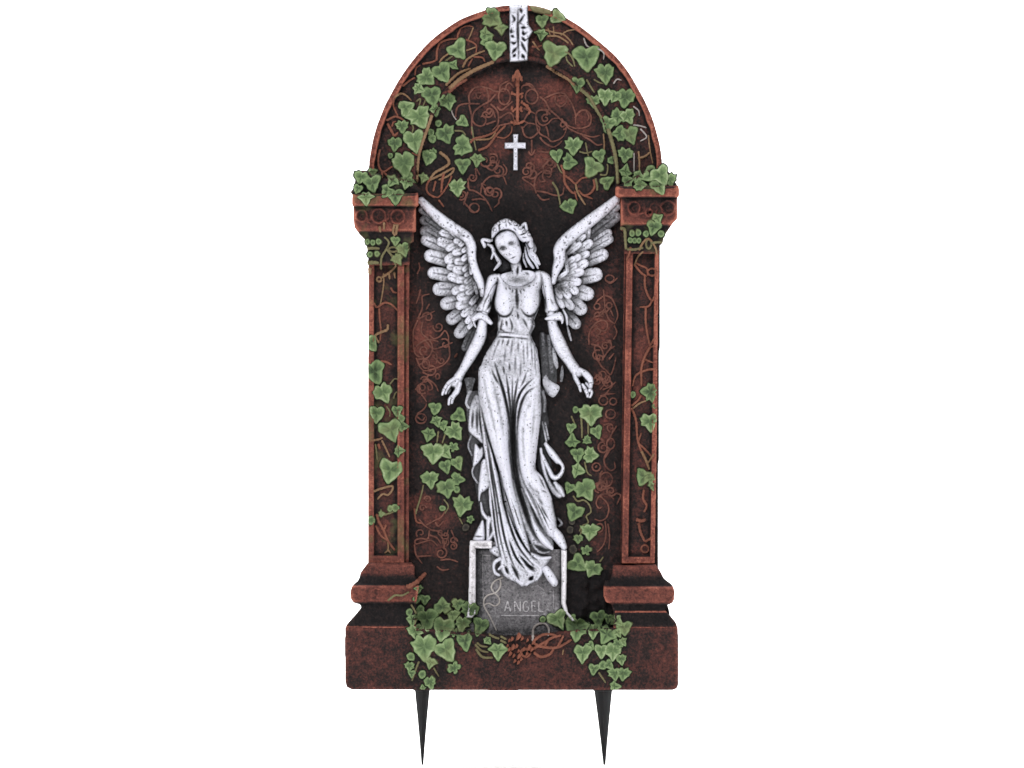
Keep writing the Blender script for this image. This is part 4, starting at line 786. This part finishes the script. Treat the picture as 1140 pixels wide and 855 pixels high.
# ------------------------------------------------------------------ vines
K = dict(r=M_vine, o=M_olive, t=M_tan, p=M_pale)
VINES = [
 ('r', 1.1, [(486, 67), (486.5, 56), (490, 47.5), (500, 43.5), (512, 43)]), ('r', 1.1, [(509, 46), (510, 38), (513, 31)]), ('r', .7, [(513, 31), (520, 28.5), (527, 29.5)]), ('t', .8, [(527, 30), (524, 38), (521, 44)]), ('r', .9, [(513, 43), (522, 45), (530, 50), (530, 59)]), ('t', .8, [(519, 56), (530, 52)]),
 ('t', 1.2, [(515, 75), (520, 66), (530, 60), (540, 56)]), ('r', 1, [(521, 74), (526, 65)]), ('r', 1, [(527, 63), (537, 64), (540, 69)]), ('t', 2.2, [(500, 99), (515, 86), (530, 77), (550, 68.5)]), ('t', 1.6, [(496, 95), (510, 82), (524, 76)]), ('r', 1.9, [(499, 103), (508, 95), (520, 88)]),
 ('r', 1.1, [(470, 71), (480, 69), (487, 66)]), ('t', 1.1, [(489, 70), (493, 64), (500, 59)]), ('o', 1, [(491, 73), (497, 67), (504, 62)]), ('r', 1.1, [(448, 96), (455, 90), (462, 86)]), ('t', 1, [(439, 109), (446, 104), (452, 106), (458, 112)]), ('r', .9, [(439, 108), (438, 118), (443, 129)]), ('r', .8, [(462, 84), (463, 76), (468, 72)]),
 ('r', 1.1, [(430, 134), (438, 130), (443, 130), (450, 134)]), ('r', 1.4, [(431, 137), (436, 146), (439, 151), (443, 147)]), ('r', 1, [(436, 141), (438, 136), (441, 135)]), ('r', 1.2, [(423, 166), (421, 176), (422, 186), (427, 191), (437, 185)]), ('r', 1.2, [(425, 199), (426, 191), (432, 197)]), ('o', .9, [(463, 113), (468, 110), (466, 120)]), ('o', .8, [(470, 120), (474, 110)]),
 ('t', 1.6, [(481, 128), (476, 143), (470, 160), (466, 176), (464, 203)]), ('r', 1, [(458, 170), (463, 172), (466, 173)]), ('o', .9, [(458, 150), (460, 142), (458, 138)]),
 ('o', 2, [(677, 143), (682, 160), (686, 178), (688, 205)]), ('t', 1.6, [(608, 73), (622, 82), (632, 88), (640, 95)]), ('o', 1.8, [(646, 99), (656, 108), (664, 122), (670, 132)]), ('o', 1, [(653, 88), (658, 97), (662, 103)]), ('o', .8, [(661, 88), (668, 92), (676, 93)]),
 ('t', .9, [(607, 33), (618, 36), (627, 38), (634, 44), (638, 50)]), ('t', 1, [(609, 40), (620, 40), (628, 44), (633, 48)]), ('t', .7, [(610, 31), (613, 40)]), ('t', .7, [(616, 29), (617, 40)]), ('t', .8, [(624, 39), (632, 34), (640, 33)]), ('r', .9, [(592, 52), (598, 52), (604, 50)]), ('t', .9, [(593, 46), (597, 52), (601, 56)]),
 ('p', .8, [(650, 42), (653, 50), (658, 53), (665, 54), (672, 59), (672, 66)]), ('o', 1, [(628, 57), (634, 60), (638, 66), (640, 74)]), ('o', .9, [(630, 62), (632, 68), (638, 74)]), ('p', .8, [(683, 93), (687, 88), (692, 89)]), ('p', .9, [(705, 139), (713, 140), (720, 142)]), ('p', .8, [(713, 143), (720, 152), (713, 157)]), ('t', 1, [(711, 168), (712, 180), (712, 192)]), ('t', 1.2, [(710, 176), (718, 174), (724, 169)]), ('p', .7, [(706, 170), (706, 192)]), ('t', .8, [(722, 150), (724, 168), (727, 182)]), ('p', .8, [(705, 118), (711, 123), (712, 129)]),
 ('t', 1.6, [(489, 168.5), (498, 176), (499.5, 182), (493, 187), (484, 192), (478, 200)]), ('t', 1.2, [(478, 200), (489, 195), (504, 187), (504, 191), (498, 196), (488, 200)]), ('r', 1.4, [(494, 192), (492, 203), (491, 215)]), ('r', 1.1, [(485, 201), (482, 213)]), ('r', .9, [(503, 195), (497, 208), (488, 219), (480, 217)]), ('r', 1, [(488, 222), (494, 230)]), ('r', 1.1, [(480, 197), (475, 206), (476, 214), (484, 220)]),
 ('o', .9, [(505, 145), (515, 146), (520, 154), (526, 155)]), ('r', 1.2, [(523, 159), (528, 154), (540, 151), (551, 146), (556, 139)]), ('t', 1, [(529, 155), (545, 154), (552, 147)]), ('r', 1.3, [(532, 167), (542, 163), (548, 156), (554, 148), (563, 139)]), ('o', .9, [(525, 140), (527, 152), (530, 167)]), ('r', .8, [(553, 152), (562, 153), (569, 147), (570, 140)]), ('p', .7, [(501, 117), (504, 127), (508, 133)]),
 ('o', .9, [(645, 168), (652, 170), (660, 168)]), ('o', .8, [(652, 158), (654, 168), (656, 176)]), ('o', 1, [(668, 194), (675, 194), (677, 186), (676, 182)]), ('t', .9, [(672, 148), (673, 162), (671, 176)]),
 ('r', 1.4, [(625, 183), (628, 192), (629, 203), (636, 213), (641, 215)]), ('r', 1.1, [(629, 195), (636, 200), (641, 204), (648, 198), (655, 197)]), ('r', 1.2, [(661, 199), (662, 208), (657, 215), (650, 217), (644, 211)]), ('t', 1.1, [(641, 204), (643, 213), (648, 222), (652, 228)]), ('r', .9, [(640, 212), (643, 225)]), ('r', 1, [(650, 217), (660, 221)]), ('o', 1.3, [(663, 198), (665, 206), (665, 212)]), ('o', 1.1, [(615, 202), (620, 210), (622, 217), (624, 228)]), ('o', .8, [(620, 181), (624, 190), (628, 193)]),
 ('o', 1, [(462, 573), (469, 550), (471, 540)]), ('r', 1.1, [(461, 566), (463, 580), (469, 583)]), ('o', .8, [(494, 556), (499, 564), (495, 572)]), ('o', .8, [(510, 574), (515, 584)]), ('o', .9, [(488, 480), (486, 495)]), ('o', .9, [(496, 482), (492, 494)]), ('o', 1.1, [(647, 462), (648, 478), (648, 488)]), ('o', 1, [(655, 470), (655, 484)]), ('o', .9, [(636, 463), (641, 474)]), ('o', .9, [(651, 514), (654, 526), (659, 530)]),
 ('o', .9, [(638, 552), (643, 558), (650, 557), (656, 562), (658, 570), (653, 575), (655, 582), (648, 586), (645, 592)]), ('o', .7, [(648, 588), (646, 598)]), ('o', .9, [(668, 626), (672, 620)]),
 ('t', .8, [(427, 304), (427, 318), (423, 342)]), ('r', 1.1, [(416, 337), (420, 342), (428, 337), (436, 339), (443, 346)]), ('r', 1, [(422, 343), (423, 357), (424, 368), (423, 380)]), ('t', 1.4, [(432, 361), (431, 367), (424, 370), (418, 374), (422, 382)]), ('t', 1.3, [(425, 309), (434, 303), (441, 296)]), ('t', 1.1, ring_pts(422, 311, 2.6)), ('t', 1.2, [(433, 303), (434, 311)]), ('t', 1.2, [(439, 303), (440, 310)]), ('r', 1, [(435, 320), (438, 325), (442, 326)]), ('r', 1.3, [(420, 402), (430, 403), (436, 406)]), ('o', .8, [(434, 428), (439, 422), (443, 422)]), ('o', .9, [(438, 444), (440, 438), (442, 436)]), ('o', .8, [(430, 452), (434, 458), (434, 464)]),
 ('t', 1.2, [(416, 547), (424, 544), (436, 541), (437, 545), (432, 551), (426, 550), (420, 556)]), ('r', 1.4, [(419, 572), (422, 581), (427, 590), (432, 602), (440, 613)]), ('r', 1.1, [(418, 585), (424, 596), (432, 602)]), ('r', 1.2, [(430, 584), (428, 590)]), ('t', .9, [(432, 603), (432, 612), (428, 616)]), ('t', .9, [(432, 612), (435, 616)]), ('o', 1.1, [(420, 574), (428, 573), (438, 570)]), ('t', 1.1, [(416, 490), (422, 489), (426, 487)]), ('t', 1, [(425, 490), (430, 500), (434, 509)]), ('o', .9, [(418, 494), (420, 512)]), ('r', 1.5, [(421, 494), (423, 500)]),
 ('r', 1.3, [(706, 294), (713, 303), (720, 308)]), ('r', 1, [(707, 292), (714, 296), (720, 299), (721, 307)]), ('r', 1.1, ring_pts(726, 303, 5, 4)), ('r', 1.2, [(718, 307), (718, 318), (721, 328), (726, 335), (728, 330)]), ('r', 1.1, [(726, 335), (722, 341), (712, 342)]), ('r', 1.2, [(719, 342), (719, 360), (722, 378), (724, 386)]), ('r', 1, [(728, 377), (724, 386), (730, 384)]), ('r', 1.4, [(724, 386), (718, 397), (714, 410), (714, 420), (714, 430)]), ('r', .9, [(718, 400), (727, 404)]), ('r', 1.2, [(730, 411), (720, 412), (708, 418), (704, 430)]), ('r', 1.2, [(703, 452), (710, 446), (714, 440)]), ('t', 1, [(704, 455), (712, 449), (720, 446)]), ('r', 1.3, [(703, 454), (708, 468), (710, 490), (717, 510)]), ('r', 1, [(710, 493), (714, 482)]), ('r', 1.1, [(711, 494), (718, 500), (727, 510)]), ('t', 1.4, [(714, 502), (719, 512), (723, 523)]), ('t', .9, [(728, 505), (720, 518)]),
 ('r', 1.3, [(717, 545), (716, 555), (720, 563), (717, 570)]), ('r', 1.9, [(708, 578), (714, 580), (719, 578)]), ('r', 1.5, [(711, 582), (713, 592), (718, 603)]), ('r', 1, ring_pts(718, 611, 4.2)), ('r', 1.2, [(718, 603), (723, 600), (728, 594)]), ('r', 1.2, [(702, 275), (700, 284), (697, 290)]), ('t', 1.2, [(711, 279), (716, 270), (722, 266), (729, 275), (731, 284)]), ('o', 1.1, ring_pts(722, 272, 3, 5)), ('t', 1, [(706, 296), (710, 286), (716, 280)]),
 ('o', 1.2, [(424, 300), (425, 287), (430, 278), (433, 270), (428, 264)]), ('o', 1.2, [(430, 277), (437, 286), (441, 296)]), ('o', 1.1, ring_pts(438, 278, 5, 2.6)), ('o', 1.5, [(409, 277), (416, 276.4), (423, 277)]), ('o', 2, [(409, 293), (416, 292.4), (422, 293)]), ('t', 2, [(412, 298), (412, 306)]), ('o', 1.3, [(724, 271), (731, 270), (737, 270)]), ('o', 1.4, [(698, 277.6), (706, 278), (716, 276)]), ('o', 1.6, [(690, 254), (695, 256), (696, 268), (697, 278)]), ('t', 1.3, [(440, 250), (438, 258), (440, 263)]), ('t', 1.4, [(443, 250), (441, 262)]), ('t', 1.3, [(423, 252), (424, 259)]), ('t', 1.3, [(428, 248), (428, 256)]),
 ('o', 1.2, [(544, 704.5), (550, 708), (556, 710)]), ('o', 1.2, [(557, 707), (564, 711)]), ('o', 1.3, [(557, 711.5), (564, 715)]), ('o', 1.1, [(531, 714), (536, 718), (543, 719)]), ('o', 1.2, [(529, 716), (536, 723), (544, 725)]), ('o', 1.3, [(530, 721), (537, 730), (549, 731)]), ('o', 1, [(467, 735), (463, 745), (459, 757)]), ('o', .9, [(483, 742), (489, 752)]), ('o', 1, [(666, 747), (670, 753), (674, 759)]), ('o', 1, [(458, 672), (464, 684), (462, 694)]), ('r', 2.4, [(453, 653), (462, 649), (469, 643), (474, 638)]), ('o', 1.1, [(432, 668), (440, 662), (448, 662), (456, 658)]),
 ('p', 1.2, [(593, 713), (594, 700), (600, 695), (607, 695), (611, 701), (610, 707)]), ('r', 1.4, [(593, 713), (603, 706), (613, 705), (620, 707)]), ('r', 1.4, [(594, 721), (606, 714), (618, 707)]), ('r', 1.5, [(593, 714), (600, 718), (612, 720), (622, 719), (636, 711)]), ('r', 1.5, [(594, 725), (602, 730), (612, 727), (616, 721)]), ('r', 1.4, [(606, 718), (612, 710), (625, 706)]), ('r', 1.3, [(620, 720), (625, 711), (627, 706)]), ('r', 1.4, [(592, 722), (582, 722), (580, 727), (586, 730), (591, 726)]), ('t', .8, [(627, 722), (626, 728)])]
for c, r, l in VINES:
    V, F = tube(l, r*1.15, lift=.5, taper=.25)
    pymesh('vine_stem', V, F, K[c], stone, tone=[.66]*len(V))
for l in ([(560, 643), (551, 647), (547, 654), (550, 660), (555, 665), (556, 671), (551, 675), (544, 672), (539, 674)], [(557, 645), (557, 653), (552, 660), (543, 663), (539, 668), (539, 675), (546, 688), (553, 703)]):
    V, F = tube(l, 1.0, lift=.4); pymesh('vine_stem', V, F, M_pale, plaque, tone=[.75]*len(V))
# knot of buds in the middle of the plinth
kn = [(577, 708, 3.2), (581, 710, 2), (570, 710.6, 2), (567, 712, 1.6), (587, 712, 1.6), (571, 720, 2.8), (567, 722, 2), (575, 718.6, 2), (568, 727, 2.2), (572, 729, 1.8), (577.5, 730, 2.4), (577, 736.6, 1.8), (573, 735, 1.7), (580, 733, 1.8), (583, 722, 2), (589, 720, 2.6), (592, 722, 2), (586.4, 727, 2), (577, 724, 1.6), (593.6, 714, 2.2), (580.4, 727, 1.4), (565, 718, 1.5)]
V, F = merge([tube([(x-r*.6, y-r*.2), (x, y), (x+r*.5, y+r*.5)], r*1.6, lift=.35, taper=.1) for x, y, r in kn])
pymesh('bud_cluster', V, F, M_vine, stone, tone=[.85]*len(V))

# ------------------------------------------------------------------ ivy
SB = np.where(SURF > -50, SURF, 0.0); SM = (SURF > -50).astype(float)
SD = blur(SB, 2)/(blur(SM, 2)+1e-6); SD = np.where(blur(SM, 2) > .05, np.maximum(SD, np.where(SURF > -50, SURF-3, -9)), 20)
def sdepth(x, y): return SD[min(899, max(0, int(round(y)))), min(799, max(0, int(round(x))))]
HALF = {'i': [(0, -.56), (.18, -.73), (.48, -.77), (.68, -.54), (.98, -.42), (.82, -.03), (.84, .24), (.54, .38), (.31, .70), (0, 1.0)],
        'h': [(0, -.60), (.26, -.74), (.64, -.74), (.90, -.46), (.88, -.12), (.68, .10), (.54, .40), (.28, .74), (0, 1.0)],
        't': [(0, -.60), (.36, -.72), (.62, -.42), (1.0, -.12), (.62, .16), (.34, .60), (0, 1.0)],
        'o': [(0, -.85), (.45, -.78), (.78, -.38), (.84, .12), (.58, .62), (0, .92)],
        'c': [(0, -.5), (.20, -.78), (.54, -.82), (.74, -.54), (.70, -.26), (.92, -.10), (1.0, .32), (.66, .54), (.30, .46), (.30, .82), (0, .96)]}
LEAF = """
548.4 20.2 20 i 40;558 31.6 11 o 90;540.5 38 14 t 0;543 47 12 o 60;552 55.5 20 h 95;509.8 55.3 20 h 60;492.3 80.7 21 h 60;504.6 72 10 t -60;474.7 86 18 i 40;466 98.2 13 o 20;481 106 20 h 80;498.4 112.3 17 i 80;484.4 122 12 t 90;452 119.3 16 h -30;466.8 130 23 i 70;447.5 140.4 13 c 90;461.3 157 23 h 85;439.4 160 15 c 100;434.6 173.4 5 o 90;449.5 182 26 i 80;452.5 197 11 o 95;437.6 202 13 o 120;458 203 8 t 90;402.5 198 13 i 110;415 205.4 17 h 70;415 191.5 9 o 70;477 174.7 15 c 100;482 168.6 7 c 60;471.4 197.5 10 t 110;480 147 7 o 90;481 154 8 o 90;495.8 148.4 19 i 60;515 162.5 19 i 30;531 177.4 14 o 90;515 183.5 16 h 85;509 208 17 i 80;515 135 12 o 40;488 137 6 o 0;
408 221 14 t 90;399 211 9 o 110;431 214 13 h 120;440.5 219 16 h 90;453 203 14 o 100;440.5 268.6 9 o 90;409.6 269.3 5 o 90;415.4 270.5 5 o 90;421.8 269.3 5 o 90;412 283.4 5 o 90;420 282.8 5 o 90;449.3 277.5 14 i 70;442.3 288.6 11 o 60;
620.9 19.3 14 o 20;603.3 22.8 13 h 90;602.5 37.7 12 o 90;616.5 59.6 25 h 105;653.3 64 26 h 85;673.5 81.5 21 i 85;673.5 107 17 c 90;684.5 107 12 h 120;696 108.5 19 i 90;642.8 93.9 15 h 100;661 112.3 12 i 90;677 137.5 16 h 100;688.5 129.8 17 i 110;699 129.5 16 i 60;689.5 148.4 15 c 180;701.6 150.5 18 h 75;696.3 172 15 c 90;696.3 190.5 14 t -80;668 173 13 h 70;659.5 186 19 h 110;681.4 178 8 o 0;638.4 161.6 18 c 90;620 173 13 h 90;634 180 15 c 0;634 229 15 c 60;676 202 14 o -30;710.4 196.7 12 o 20;699 202 12 o -20;712 206.3 13 c 0;724 195 18 h 150;735 196 20 h 60;745 201 13 o 70;733 208 17 h 70;
731.5 243.6 11 t -40;727.4 253.5 15 h 100;703.4 260 6 o 90;710.4 259.4 6 o 90;719 260.6 6 o 90;735.6 260.6 6 o 90;701.6 267.6 5 o 90;706.3 268 5 o 90;711 268 5 o 90;
417 414 24 h 70;413 382 16 h 60;426.8 437.4 20 i 70;419.7 461 17 c 90;442.2 457.5 11 h 80;435.2 479 23 h 75;449.2 474.4 10 o 0;446.4 466 8 o 90;444.3 501.8 11 t 0;434.6 523.7 24 h 100;440 565.5 7 o 90;434.6 566 6 o 90;424.8 572 6 t 0;413.4 579 8 o 90;
484.3 454.7 12 o 90;485.7 468.8 12 t 60;492.7 473.7 10 h 80;477.3 483.5 14 t 100;511 462.5 15 h 40;506 480 19 i 60;482.2 503.9 21 i 100;495.5 503.6 15 h 40;504.6 497.5 9 c 90;509 515.8 14 h 60;496 519.6 14 h 70;478.7 533.6 18 i 80;509 533.6 14 c 0;497 543.4 19 i 80;508.4 545 6 o 90;515 562.5 21 c 100;492.4 566 6 o 0;523.6 578.4 7 c 0;
657.7 460.6 22 i 85;641 456 6 o 90;635.6 476.5 10 h 90;637.2 491 15 t -90;664.5 481 13 h 70;653.9 490 9 o 40;643.2 506.6 15 c 90;657.5 506.4 15 c 0;643 523.7 14 o 20;634 543.4 11 h 120;652 545 23 i 65;639.7 570.4 18 c 110;657 591.7 17 i 90;643.8 600 9 o 90;652.8 613 9 c 60;643.6 628 19 h 40;660 633.6 17 i 120;
723.4 436.3 17 i 180;723.4 469.7 19 i 90;704.8 439.3 6 o 90;729 452 6 o 90;716.7 531 17 h 110;724 531 11 c 90;727.4 541 9 o 90;
466.2 655.4 8 t 90;463.7 667 8 o 90;472.7 667.7 10 h 100;467.8 679 8 o 120;459.6 689 13 c 90;456.4 680.8 7 o 90;463 702 15 c 90;475.2 689.4 21 h 80;492.4 675.4 16 c -90;493.2 699.4 22 h 90;509.6 673.4 12 c 90;503.9 685.7 13 h 100;514.5 694.7 15 i 100;522.7 680 19 i 90;505.5 703.7 7 c 90;504.7 696.3 4 o 90;472.7 719.2 27 i 80;497.3 722.5 23 h 60;517.8 712.7 18 h 80;535 697 18 h 110;543 711.9 9 o 40;554.6 723.3 18 t 90;505.5 742 11 c 60;480 736.4 12 t 100;458 730 8 o 40;456.4 740.5 9 o 90;458.8 748.7 8 h 90;470.3 749.5 8 o 110;479.3 758.5 13 i 80;471 764 5 t -90;
621.2 690 19 h 60;641.7 699.3 23 i 95;637 690 10 h 60;660 701.6 15 h 90;666 688.7 16 h 80;675 705.4 19 t 110;677.4 688.7 9 h 90;686.4 690 13 t 40;694.6 697.8 14 h 80;687.3 703 10 t 60;693 713 9 o 60;648.5 726 19 h 100;657 717.5 9 h 60;669 723.6 14 h 90;682 723.6 18 i 100;687.3 715.6 10 c 90;691 732.7 11 i 90;660.7 743.4 11 h 90;670.6 739.6 8 o 60;677.4 738.8 10 h 40;684.3 748.7 13 i 80;693.6 748.7 13 c 90;684 763 11 o 0;604.4 690 6 o 90
"""
DARK = "634.8 590 7 o 90;638 612 9 o 90;637 581 6 o 90;518.3 587.5 7 o 100"
FORCE = {(402.5, 198): 36, (399, 211): 39, (415, 205.4): 36, (745, 201): 35, (735, 196): 36}
def leaf(cx, cy, size, kind, ang, rs):
    h = HALF[kind]
    jit = lambda p: (p[0]*(1+rs.uniform(-.12, .12)), p[1]*(1+rs.uniform(-.12, .12)))
    right = [h[0]]+[jit(p) for p in h[1:-1]]+[h[-1]]
    left = [(-x, y) for x, y in [jit(p) for p in h[1:-1]][::-1]]
    O = spline([(x, y) for x, y in right+left], .14 if kind != 'o' else .2, True)
    O = O+np.array([[rs.uniform(-.02, .02), rs.uniform(-.02, .02)] for _ in O])
    w = rs.uniform(.86, 1.04)
    a = radians(ang-90+rs.uniform(-9, 9)); s = size*.62
    n = len(O)
    tips = [math.atan2(p[1], p[0]) for p in (right+left) if math.hypot(*p) > .78]+[pi/2]
    rings = [.22, .45, .68, .86, .96, 1.0]
    V, T, F = [], [], []
    base = FORCE.get((cx, cy))
    tl = rs.uniform(-.10, .10); tl2 = rs.uniform(-.12, .12)
    th = 2.4+size*.06
    def put(u, v, hgt, tone):
        x = u*w*s; y = v*s
        X = cx+x*cos(a)-y*sin(a); Y = cy+x*sin(a)+y*cos(a)
        if 300 < cy < 600: X = min(max(X, 410.3), 731.5-(cy-436)*.018)
        Y = min(Y, 766.5)
        d = base if base is not None else sdepth(X, Y)
        V.append(W3(X, Y, d+hgt+x*tl+y*tl2)); T.append(tone)
    put(0, -.1, th*.86, .5)
    for k, q in enumerate(rings):
        for i in range(n):
            u, v = O[i]*q
            an = math.atan2(O[i][1], O[i][0])
            vein = max(math.exp(-(abs((an-t+pi) % (2*pi)-pi)/(.10/q+.03))**2) for t in tips)*(1-q*.75)
            z = th*(.86+.18*sin(q*2.6))-vein*1.1*min(1, size/14)-(.9 if q == 1 else .12 if q == .96 else 0)
            put(u, v, z, 0.74-.46*vein+(.2 if q > .85 else .05*(q-.5)))
    e1 = 1+1.5/s; e2 = 1+2.6/s
    for i in range(n):
        u, v = O[i]*e1; put(u, v, .9, -.3)
    for i in range(n):
        u, v = O[i]*e2; put(u, v, -4 if base is None else -8, -.3)
    for i in range(n): F.append((0, 1+(i+1) % n, 1+i))
    for k in range(len(rings)+1):
        for i in range(n):
            p = 1+k*n; F.append((p+i, p+(i+1) % n, p+n+(i+1) % n, p+n+i))
    return V, F, T
rs = random.Random(11)
items = []
swap = {'c': 'ihiti', 'o': 'htih'}
for it in LEAF.replace('\n', '').split(';'):
    f = it.split()
    if f[3] in swap and float(f[2]) >= (12 if f[3] == 'c' else 9): f[3] = swap[f[3]][len(items) % len(swap[f[3]])]
    items.append((float(f[0]), float(f[1]), float(f[2]), f[3], float(f[4])))
items.sort(key=lambda q: -q[2])
rest = []
for k, it in enumerate(items):
    V, F, T = leaf(*it, rs)
    if k < 98: pymesh('ivy_leaf', V, F, M_leaf, stone, T, sharp=75)
    else: rest.append((V, F, T))
V, F = merge([(v, f) for v, f, t in rest]); T = sum([t for v, f, t in rest], [])
o = pymesh('small_ivy_leaves', V, F, M_leaf, stone, T, sharp=75); o['kind'] = 'stuff'
for it in DARK.split(';'):
    f = it.split(); V, F, T = leaf(float(f[0]), float(f[1]), float(f[2]), f[3], float(f[4]), rs)
    pymesh('dark_bud', V, F, M_dkleaf, stone, T)
# olive moss strip lying along the top of the rim beside the keystone
MS = Relief(586, 4, 616, 22, .4)
MS.fill([(589.5, 7), (598, 7.6), (606, 9.6), (613.6, 12), (613, 16.4), (606, 16), (598, 14.6), (592, 12.4)], 16, 5, 3)
MS.rough((4, .8), (2, .4))
relief_object('moss_strip', MS, np.clip(.6+MS.cavity_in(2)*.1, 0, 1), M_olive, stone, floor=8)
# pebble-like bolt heads in the left panel
V, F = tube([(506.6, 395), (508.6, 396.4)], 3.2, lift=.2, taper=0); pymesh('bud', V, F, M_vine, stone, tone=[.45]*len(V))

# ------------------------------------------------------------------ ground stakes
def stake(cx, half, tipx):
    V, F = [], []
    prof_ = [(764, half*1.12), (769.4, half*1.12), (769.6, half*1.0), (772, half*.98), (800, half*.66), (826, half*.38), (846, half*.18), (851, half*.13), (852, half*.06)]
    K = 24
    for y, r in prof_:
        u = (y-764)/(852-764); x = cx+(tipx-cx)*u
        for k in range(K):
            an = 2*pi*k/K
            q = r*(1+.0*cos(an))*(1-.16*abs(sin(2*an)))+(r*.10 if k % 6 == 0 else 0)
            V.append(((x+q*cos(an)-CX)/1000, (2-q*sin(an)*.9)/1000-.006, (GZ-y)/1000))
    for i in range(len(prof_)-1):
        for k in range(K): F.append((i*K+k, i*K+(k+1) % K, (i+1)*K+(k+1) % K, (i+1)*K+k))
    F.append(tuple((len(prof_)-1)*K+k for k in range(K))); F.append(tuple(range(K))[::-1])
    pymesh('ground_stake', V, F, M_stake, stone, sharp=35)
stake(470, 7.4, 470.2); stake(671.6, 9.0, 673)

# ------------------------------------------------------------------ white paper sweep
prof_ = [(-1.6, 0), (1.4, 0)]+[(1.4+.6*sin(radians(t)), .6-.6*cos(radians(t))) for t in range(10, 91, 10)]+[(2.0, 3.2)]
V = [(x, y, z-.0006) for y, z in prof_ for x in (-2.6, 2.6)]
F = [(2*i, 2*i+1, 2*i+3, 2*i+2) for i in range(len(prof_)-1)]
me = bpy.data.meshes.new('backdrop'); me.from_pydata(V, [], F); me.update()
me.polygons.foreach_set('use_smooth', np.ones(len(F), bool)); me.materials.append(M_back)
bd = link('backdrop', me); bd['kind'] = 'structure'

# ------------------------------------------------------------------ light, camera
def area(name, loc, target, size, power, col=(1, 1, 1)):
    L = bpy.data.lights.new(name, 'AREA'); L.shape = 'RECTANGLE'; L.size, L.size_y = size; L.energy = power; L.color = col
    o = bpy.data.objects.new(name, L); COL.objects.link(o); o.location = loc
    from mathutils import Vector
    o.rotation_euler = (Vector(target)-Vector(loc)).to_track_quat('-Z', 'Y').to_euler()
    return o
area('softbox', (-1.1, -2.4, 2.1), (0, 0, .42), (1.0, 1.0), 37)
area('fill_softbox', (1.5, -2.6, 1.3), (0, 0, .42), (1.2, 1.6), 8)
area('backdrop_lamp', (-1.7, .6, 1.6), (0.2, 2.0, .5), (.5, 1.4), 60)
area('backdrop_lamp', (1.7, .6, 1.6), (-.2, 2.0, .5), (.5, 1.4), 60)
area('backdrop_lamp', (0, .8, 2.6), (0, .9, 0), (2.4, 1.2), 90)
area('floor_softbox', (0, -1.0, 1.5), (0, -.9, 0), (1.6, .8), 15)
Wd = bpy.data.worlds.new('World'); SC.world = Wd; Wd.use_nodes = True
Wd.node_tree.nodes['Background'].inputs[0].default_value = (1, 1, 1, 1)
Wd.node_tree.nodes['Background'].inputs[1].default_value = .19
cam = bpy.data.cameras.new('camera'); co = bpy.data.objects.new('camera', cam); COL.objects.link(co)
co.location = (0, -8.0, .4245); co.rotation_euler = (radians(90), 0, 0)
cam.sensor_width = 36; cam.lens = 36*(8.0-.015)/1.14; cam.clip_end = 100; cam.clip_start = .1
SC.camera = co
SC.view_settings.view_transform = 'Standard'; SC.view_settings.look = 'None'; SC.view_settings.exposure = 0; SC.view_settings.gamma = 1
